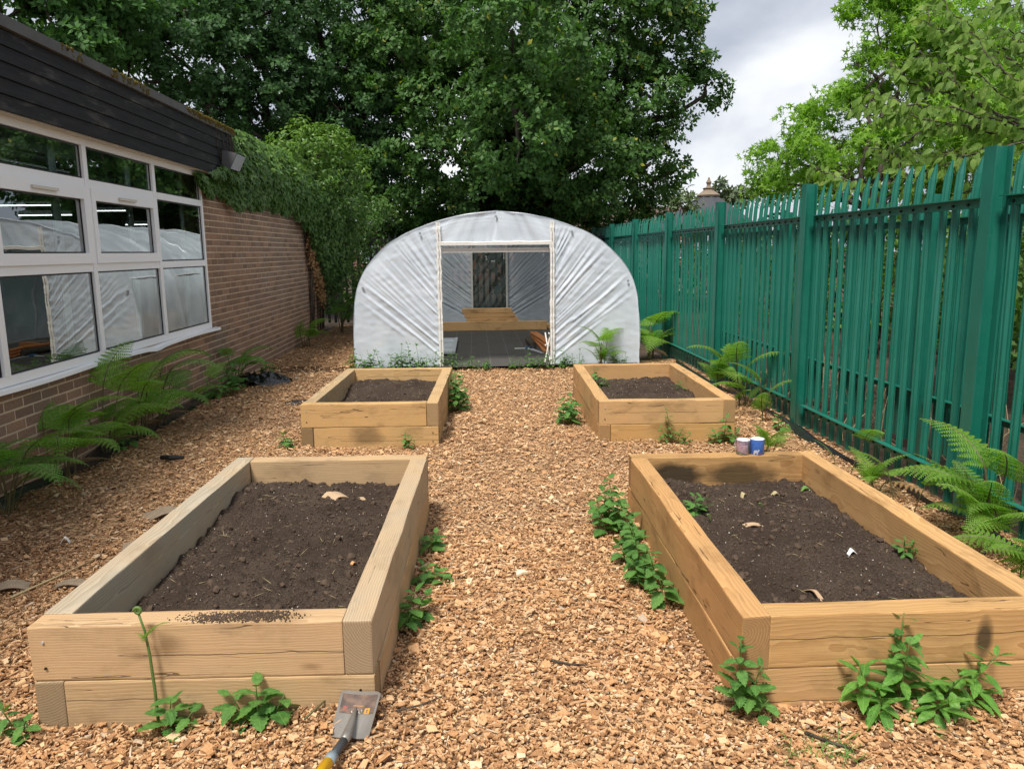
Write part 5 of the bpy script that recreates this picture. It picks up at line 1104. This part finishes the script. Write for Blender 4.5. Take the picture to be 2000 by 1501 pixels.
weed('bushy seedling against the right board of the near right bed', SOIL['NR'](1765, 1080), [(0, 0, .09, 0, 0, 4), (.02, 0, .06, .02, 0, 3)], .045, 'plants in the near right bed', 'weed', 'seedling', 'seedling')
for (px, py, h, lb) in ((1387, 1022, .05, 'pale hooked bean shoot near the left board of near right bed'), (1488, 992, .03, 'tiny hooked bean shoot in the middle of near right bed')):
    p = SOIL['NR'](px, py); t = thing('bean_shoot', lb, 'seedling', tuple(p), group='plants in the near right bed')
    MB().tube([(0, 0, -.01), (0, 0, h*.6), (-.004, 0, h*.95), (-.012, 0, h), (-.018, -.002, h*.86)], [.003, .003, .003, .0045, .006], 6).build('stalk', M_STEM, t, True)
weed('nettle draping the path side of the far left bed', (-.245, 7.75, 0), [(0, 0, .36, .0, 0, 7), (.04, .1, .34, .03, 0, 7), (.02, -.14, .30, .02, -.04, 6), (.07, 0, .22, .06, 0, 4), (.03, .3, .38, -.02, 0, 6), (.06, -.05, .40, -.08, .0, 6)], .10, GN)
weed('nettle bush at the path side of the far right bed', (.90, 7.1, 0), [(0, 0, .24, -.03, -.02, 5), (-.07, .05, .22, -.05, 0, 5), (-.04, -.1, .2, -.04, -.05, 5), (.03, .15, .24, -.04, 0, 5), (-.1, -.02, .15, -.05, -.04, 3)], .095, GN)
weed('thin weed in front of the far right bed, middle', (1.62, 6.22, 0), [(0, 0, .30, -.05, -.01, 8), (.05, -.02, .16, .04, -.04, 5), (-.05, -.02, .16, -.05, -.02, 5), (.1, -.02, .10, .06, -.03, 3)], .055, GN, 'weed')
weed('nettle at the right front corner of the far right bed', (2.06, 6.18, 0), [(0, 0, .24, .01, -.02, 5), (.05, -.02, .14, .05, -.05, 3), (-.06, -.01, .12, -.04, -.03, 3)], .085, GN)
weed('small green weed before the far left bed', (-.62, 6.30, 0), [(0, 0, .15, .01, -.02, 4), (.03, -.01, .10, .04, -.02, 3)], .06, GN)
weed('small weed at left front corner of the far left bed', (-1.63, 6.42, 0), [(0, 0, .12, -.03, -.02, 3), (.03, -.03, .08, .03, -.02, 2)], .08, GN)
weed('weed growing inside the left edge of the far right bed', SOIL['FR'](1165, 755), [(0, 0, .22, -.03, 0, 5), (.06, -.02, .10, .05, 0, 3)], .08, GN)
weed('small seedling by the right board of the far right bed', SOIL['FR'](1328, 762), [(0, 0, .10, 0, 0, 4)], .05, GN, 'weed', 'seedling', 'seedling')
weed('leafy green bush at the wall beside the dark bushy fern', (-2.95, 9.0, 0), [(0, 0, .32, .04, -.05, 6), (.08, -.1, .25, .06, -.05, 5), (.02, .2, .45, .02, -.02, 7), (.10, .1, .3, .06, -.02, 5)], .12, 'weeds along the wall')
weed('low leafy weed at the wall right of the small fern', (-3.0, 8.6, 0), [(0, 0, .22, .05, 0, 4), (.05, .1, .2, .06, 0, 4), (0, -.12, .26, .03, -.02, 5)], .10, 'weeds along the wall')
weed('small round leaved weed at the wall among the fern stalks', (-3.02, 6.4, 0), [(0, 0, .16, .03, 0, 3), (.04, .1, .14, .04, 0, 3)], .085, 'weeds along the wall')
weed('weed tuft at the wall far beyond the black bag', (-2.95, 10.6, 0), [(0, 0, .15, .03, 0, 4), (.05, .1, .12, .04, 0, 3)], .08, 'weeds along the wall')
weed('sparse sprig at the foot of the second fence post', (2.68, 6.55, 0), [(0, 0, .16, -.03, -.02, 4), (.04, -.05, .10, -.02, -.02, 3)], .07, 'weeds along the fence')
GT = 'weeds along the tunnel front'
spots = [(-1.65, 'leftmost'), (-1.4, 'second from left'), (-1.15, 'third from left'), (-.92, 'with the tall thin stem'), (-.68, 'left of the door post'), (-.40, 'just right of the left door post'), (-.1, 'in the doorway, left'), (.22, 'in the doorway, middle'), (.5, 'in the doorway, right'), (.82, 'bushy, by the right door post'), (1.1, 'right of the door post'), (1.35, 'behind the far right bed'), (2.0, 'near the right tunnel corner')]
for i, (x, lb) in enumerate(spots):
    tall = .34 if i in (0, 1) else (.40 if i in (3,) else (.20 if i in (6, 7, 8) else .28)); st = []
    for k in range(7 if i not in (6, 7, 8) else 4): st.append((random.uniform(-.13, .13), random.uniform(-.06, .06), tall*random.uniform(.4, 1), random.uniform(-.06, .06), random.uniform(-.06, .02), random.randint(3, 6)))
    weed('low green weed along the tunnel foot, '+lb, (x, 10.58+random.uniform(-.04, .04), 0), st, .075 if i < 5 else .06, GT, 'weed' if i % 3 else 'nettle', 'weed')
# grass tufts on the chips at front right
N = 120; mb = MB(); a = rng.uniform(0, 6.28, N); x = np.where(rng.random(N) < .5, rng.normal(1.12, .035, N), rng.normal(1.02, .05, N)); y = rng.normal(2.16, .05, N)
for i in range(N):
    L = rng.uniform(.02, .06); d = np.array([math.cos(a[i]), math.sin(a[i]), .5]); b = np.array([x[i], y[i], gh(x[i], y[i])+.004]); s_ = np.array([-d[1], d[0], 0])*.0012
    mb.add([b-s_, b+s_, b+d*L*.6+s_, b+d*L*.6-s_, b+d*L-[0, 0, L*.25]], [(0, 1, 2, 3), (3, 2, 4)])
tag(mb.build('grass_tuft', M_WILLOW), 'thin flattened grass blades on the chips at the front right', 'grass', kind='stuff')
# dry stalks on the bare earth between the two fences and beyond
mb = MB(); N = 260
for i in range(N):
    x = rng.uniform(3.15, 4.6); y = rng.uniform(3.4, 10); h = rng.uniform(.15, .7)*(1 if rng.random() < .3 else .4); p = np.array([x, y, -.06]); l = rng.normal(0, .14, 2)
    mb.tube([p, p+[l[0]*.4, l[1]*.4, h*.6], p+[l[0], l[1], h]], [.004, .003, .0015], 3, False)
tag(mb.build('dry_stalks', M_STRAW), 'pale dry grass stalks standing on the bare earth behind the fence', 'dry grass', kind='stuff')

# ------------------------------------------------------------------ small things
# spade
SPO = np.array([-.440, 2.292, .045]); spd = thing('spade', 'small steel spade lying on the chips by the near left bed', 'spade', tuple(SPO), R(-8.))
Ml = simple('spade_steel', (.20, .185, .165), .42, .5, .35, var=.35, scale=14, bmp=.15)
nu, nv = 17, 25; Pg = np.zeros((nv, nu, 3)); TL = R(26); BLN = .170
for i in range(nv):
    v = i/(nv-1)
    for j in range(nu):
        u = j/(nu-1)*2-1; wv = .064+.006*v; cor = max(0, (v-.93)/.07)*max(0, abs(u)-.80)*.05
        rg = .020*math.exp(-(u/.17)**2)*max(0, 1-v/.55)**.8; yv = v*BLN-cor; zv = -.008*(1-u*u)+rg-.010*max(0, v-.85)
        Pg[i, j] = (u*wv, yv*math.cos(TL)-zv*math.sin(TL), yv*math.sin(TL)+zv*math.cos(TL))
up_ = Pg.copy(); lo_ = Pg.copy(); lo_[..., 2] -= .003
blade = MB().grid(up_).grid(lo_[:, ::-1]); rim = [(0, j) for j in range(nu)]+[(i, nu-1) for i in range(1, nv)]+[(nv-1, j) for j in range(nu-2, -1, -1)]+[(i, 0) for i in range(nv-2, 0, -1)]
V = [up_[a] for a in rim]+[lo_[a] for a in rim]; k = len(rim); blade.add(V, [(j, k+j, k+(j+1) % k, (j+1) % k) for j in range(k)])
blo = blade.build('blade', Ml, spd, True)
def lab():
    m, n = material('blade_label'); tc = n('TexCoord').outputs['Object']; p = n('SeparateXYZ', {0: tc}); z = n('TexNoise', {'Vector': tc, 'Scale': 150., 'Detail': 4}).outputs[0]; ux, vy = p.outputs[0], n.math('DIVIDE', p.outputs[1], BLN*math.cos(TL))
    c = n.ramp(n('TexNoise', {'Vector': tc, 'Scale': 30., 'Detail': 5}).outputs[0], [(.35, (.07, .05, .045)), (.6, (.17, .11, .08))])
    def rect(x0, x1, y0, y1): return n.math('MULTIPLY', n.math('MULTIPLY', n.math('GREATER_THAN', ux, x0), n.math('LESS_THAN', ux, x1)), n.math('MULTIPLY', n.math('GREATER_THAN', vy, y0), n.math('LESS_THAN', vy, y1)))
    c = n.mix(n.math('MULTIPLY', rect(.026, .044, .50, .64), n.math('GREATER_THAN', z, .42)), c, (.50, .25, .03))
    c = n.mix(n.math('MULTIPLY', rect(-.018, .018, .49, .62), n.math('GREATER_THAN', z, .56)), c, (.55, .52, .48))
    c = n.mix(n.math('MULTIPLY', rect(-.048, -.034, .56, .66), n.math('GREATER_THAN', z, .45)), c, (.28, .09, .06))
    c = n.mix(rect(-.016, .020, .685, .70), c, (.45, .20, .05))
    out(n, pbsdf(n, c, .5, .4)); return m
lp = Pg[12:23, 1:16].copy(); lp[..., 2] += .0012; MB().grid(lp).build('label', lab(), blo, True)
MB().tube([(0, .085, .052), (0, .03, .030), (0, -.02, .020), (-.002, -.05, .020)], [.004, .012, .017, .016], 12).build('socket', Ml, spd, True)
MB().tube([(-.001, -.04, .020), (-.010, -.135, .026)], .0145, 12).build('shaft', simple('dark_shaft', (.04, .043, .048), .45), spd, True)
MB().tube([(-.010, -.13, .026), (-.014, -.165, .028)], .0185, 14).build('collar', simple('grey_collar', (.20, .25, .28), .5), spd, True)
MB().tube([(-.0138, -.162, .028), (-.045, -.50, .055)], .0175, 14).build('grip', simple('yellow_grip', (.80, .44, .005), .35), spd, True)
# mugs
def mug(label, loc, mat, r_=.041, h=.092, rz=2.0):
    t = thing('mug', label, 'mug', loc, rz, 'mugs on the near right bed')
    body = MB().lathe([(.001, .003), (r_-.003, .0), (r_, .004), (r_, h)], sides=32).build('body', mat, t, True)
    MB().lathe([(r_, h), (r_-.0015, h+.0015), (r_-.004, h), (r_-.005, .012), (.001, .010)], sides=32).build('lining', simple('white_glaze', (.80, .80, .80), .2, .5, var=.02), t, True)
    MB().tube([(r_-.002, 0, h*.82), (r_+.02, 0, h*.80), (r_+.03, 0, h*.55), (r_+.024, 0, h*.28), (r_-.002, 0, h*.2)], .0055, 8).build('handle', mat, t, True); return t
def mug_mat(name, kind):
    m, n = material(name); tc = n('TexCoord').outputs['Object']; p = n('SeparateXYZ', {0: tc}); z = n('TexNoise', {'Vector': tc, 'Scale': 70., 'Detail': 4}).outputs[0]
    # picture position: angle round the mug, height
    an = n.math('ARCTAN2', p.outputs[1], p.outputs[0]); h = p.outputs[2]
    def ell(a0, h0, ra, rh): return n.math('LESS_THAN', n.math('ADD', n.math('POWER', n.math('DIVIDE', n.math('SUBTRACT', an, a0), ra), 2.), n.math('POWER', n.math('DIVIDE', n.math('SUBTRACT', h, h0), rh), 2.)), 1.)
    if kind == 'blue':
        c = n.ramp(z, [(.3, (.06, .16, .52)), (.7, (.085, .205, .60))]); W_ = (.72, .74, .84)
        for e in ((A0-.15, .024, .34, .010), (A0-.40, .012, .09, .013), (A0+.06, .012, .09, .013), (A0+.22, .031, .13, .007)): c = n.mix(ell(*e), c, W_)
        c = n.mix(ell(A0+.45, .011, .25, .006), c, (.35, .16, .30))
        c = n.mix(n.math('LESS_THAN', h, .005), c, (.30, .34, .52))
    else:
        c = n.ramp(z, [(.35, (.42, .26, .32)), (.65, (.55, .40, .44))])
        c = n.mix(n.math('MULTIPLY', n.math('GREATER_THAN', h, .066), n.math('GREATER_THAN', z, .5)), c, (.20, .16, .22))
        c = n.mix(n.math('LESS_THAN', n.math('ADD', h, n.math('MULTIPLY', n.math('SUBTRACT', an, A0), .012)), .016), c, n.ramp(z, [(.4, (.12, .13, .13)), (.6, (.28, .30, .24))]))
    out(n, pbsdf(n, c, .25, .5)); return m
A0 = math.atan2(-1, -.36)-2.0
A0 = (A0+math.pi) % (2*math.pi)-math.pi
mug('pale pink mug with grey landscape picture on the back board', (1.643, 4.562, .3405), mug_mat('pink_glaze', 'pink'))
mug('bright blue mug with small white animal picture on the back board', (1.728, 4.552, .3405), mug_mat('blue_glaze', 'blue'), .0425, .098)
# black plastic bag by the wall, black offcuts on the chips
def crumple(name, label, c, sx_, sy_, h, seed, cat, mat=M_PLAST, rz=0.):
    U_, V_ = np.meshgrid(np.linspace(-1, 1, 70), np.linspace(-1, 1, 50)); r2 = np.sqrt(U_**2+V_**2)
    env = np.clip(1-r2*(1+.25*vnoise(U_, V_, 2.2, seed)), 0, 1)**.6
    X_ = c[0]+sx_*(U_*math.cos(rz)-V_*math.sin(rz)*sy_/sx_); Y_ = c[1]+sx_*(U_*math.sin(rz)+V_*math.cos(rz)*sy_/sx_)
    rd = 1-np.abs(vnoise(U_+.3*V_, V_, 3.6, seed+1, 3)); Z_ = gh(X_, Y_)-.03+h*env*(.35+.75*rd**2)+.03*np.minimum(env*6, 1)
    tag(MB().grid(np.stack([X_, Y_, Z_], -1)).build(name, mat, smooth=True), label, cat)
crumple('plastic_bag', 'crumpled black plastic bag lying on the chips by the wall', (-2.78, 9.78), .40, .30, .16, 3, 'plastic bag')
crumple('plastic_scrap', 'small black plastic scrap on the chips left of the far left bed', (-2.0, 8.45), .13, .09, .02, 9, 'plastic scrap', rz=.4)
tag(MB().tube([(-2.50, 5.98, .03), (-2.42, 5.95, .034), (-2.32, 5.97, .03)], [.018, .022, .014], 8).build('dark_stick', M_BLACKF), 'short charred black stick on the chips near the wall', 'stick')
def flake(name, label, p, L, W_, mat, rz, cat, seed, tilt=.15, curl=.02, group=None, thick=.004):
    r_ = np.random.default_rng(seed); U_, V_ = np.meshgrid(np.linspace(-.5, .5, 9), np.linspace(-.5, .5, 6))
    e = 1+.22*vnoise(np.arctan2(V_, U_), U_*0, 2.2, seed); X_ = U_*L*e; Y_ = V_*W_*e; Z_ = curl*np.cos(U_*4)*(.5+r_.random())+tilt*Y_*.6
    up = np.stack([X_, Y_, Z_+thick], -1); lo = np.stack([X_, Y_, Z_], -1); nvv, nuu = U_.shape; mb = MB().grid(up).grid(lo[:, ::-1])
    rim = [(0, j) for j in range(nuu)]+[(i, nuu-1) for i in range(1, nvv)]+[(nvv-1, j) for j in range(nuu-2, -1, -1)]+[(i, 0) for i in range(nvv-2, 0, -1)]; k = len(rim)
    mb.add([up[a] for a in rim]+[lo[a] for a in rim], [(j, k+j, k+(j+1) % k, (j+1) % k) for j in range(k)])
    o = mb.build(name, mat); o.location = tuple(p); o.rotation_euler = (0, 0, rz); tag(o, label, cat, group)
M_CARD = simple('cardboard', (.46, .32, .20), .85, .2); M_GBARK = simple('grey_bark', (.24, .185, .13), .9, .2, var=.4, scale=25, bmp=.8); M_PAPER = simple('white_paper', (.78, .78, .76), .7, .2)
def gp(x, y, dz=.012): return (x, y, float(gh(np.array(x), np.array(y)))+dz)
flake('bark_piece', 'broad flat bark piece on the chips left of the near left bed, nearest', gp(-2.33, 3.68), .19, .09, M_GBARK, .3, 'bark', 1, group='bark pieces on the chips')
flake('bark_piece', 'narrow bark strip beside the nearest broad bark piece', gp(-2.05, 3.70), .17, .06, M_GBARK, .1, 'bark', 2, group='bark pieces on the chips')
flake('bark_piece', 'curved bark piece close to the left board of near left bed', gp(-1.93, 4.22), .17, .10, M_GBARK, .2, 'bark', 3, group='bark pieces on the chips')
flake('bark_piece', 'large flat bark piece left of the back of near left bed', gp(-1.98, 4.75), .26, .13, M_GBARK, .4, 'bark', 4, group='bark pieces on the chips')
flake('paper_scrap', 'pale yellow white scrap on the chips left of near left bed', gp(-2.38, 4.30), .05, .02, M_PAPER, .2, 'scrap', 5)
flake('wood_flake', 'large pale wood flake on the path between the near beds', gp(.20, 3.62), .055, .03, simple('pale_wood', (.78, .62, .42), .7), .5, 'wood flake', 6, .2, .004, thick=.012)
flake('wood_flake', 'large orange wood flake beside the near right bed board', gp(.76, 2.95), .05, .028, simple('orange_wood', (.60, .30, .12), .7), 1.2, 'wood flake', 7, .2, .004, thick=.01)
s = lambda k, px, py, dz=.006: SOIL[k](px, py)+np.array([0, 0, dz])
GC = 'scraps on the compost'
flake('cardboard_scrap', 'large torn cardboard scrap on the near left bed compost', s('NL', 655, 970), .11, .09, M_CARD, .9, 'cardboard', 11, .3, .02, GC)
flake('cardboard_scrap', 'small torn cardboard scrap beside the large one in near left bed', s('NL', 706, 976), .055, .03, M_CARD, 2.2, 'cardboard', 12, .3, .015, GC)
flake('wood_flake', 'orange wood flake at the right of the near left bed compost', s('NL', 690, 1101), .025, .014, simple('orange_wood2', (.60, .30, .12), .7), 1.0, 'wood flake', 13, .2, .004, GC)
flake('cardboard_scrap', 'cardboard scrap standing at the back board of near right bed', s('NR', 1495, 934, .02), .10, .05, M_CARD, .1, 'cardboard', 14, .8, .01, GC)
flake('leaf_scrap', 'dry pale curled leaf at the back of near right bed', s('NR', 1452, 972), .05, .025, M_STRAW, .6, 'dry leaf', 15, .3, .02, GC)
flake('leaf_scrap', 'small dry pale leaf right of the curled leaf in near right bed', s('NR', 1515, 967), .05, .022, M_STRAW, .1, 'dry leaf', 16, .3, .015, GC)
flake('cardboard_scrap', 'corrugated cardboard strip in the middle of near right bed', s('NR', 1470, 1028), .09, .03, M_CARD, .05, 'cardboard', 17, .2, .004, GC)
flake('paper_scrap', 'small white paper scrap on the compost of near right bed', s('NR', 1663, 1084), .04, .022, M_PAPER, .2, 'paper', 18, .4, .015, GC)
flake('bark_piece', 'curled pale bark strip near the front of near right bed', s('NR', 1590, 1155), .09, .022, M_CARD, 1.9, 'bark', 19, .3, .02, GC)
flake('cardboard_scrap', 'cardboard scrap at the right board of the near right bed', s('NR', 1815, 1112), .07, .035, M_CARD, 1.0, 'cardboard', 20, .5, .015, GC)
flake('leaf_scrap', 'green fallen leaf at the back right of near right bed', s('NR', 1573, 958), .06, .025, M_NETTLE, .1, 'leaf', 21, .3, .01, GC)
def twig(label, pts, r_, mat=M_BARK): tag(MB().tube([gp(*p, .016) for p in pts], np.linspace(r_, r_*.5, len(pts)), 6).build('twig', mat, smooth=True), label, 'twig', 'twigs on the chips')
twig('dark twig lying in the middle of the path at the front', [(.27, 2.79), (.34, 2.755), (.40, 2.75)], .006)
twig('dark brown twig at the front right below the willowherb', [(1.06, 2.25), (1.12, 2.19), (1.17, 2.16)], .007)
twig('thin curved twig beside the spade', [(-.60, 2.37), (-.545, 2.47), (-.51, 2.58)], .004, M_STEMR)
twig('thin brown twig on the path right of the spade', [(-.30, 2.42), (-.22, 2.47), (-.15, 2.53)], .004)
twig('long thin pale stick on the chips left of near left bed', [(-2.25, 3.55), (-2.15, 3.8), (-2.08, 4.05)], .006, M_STRAW)
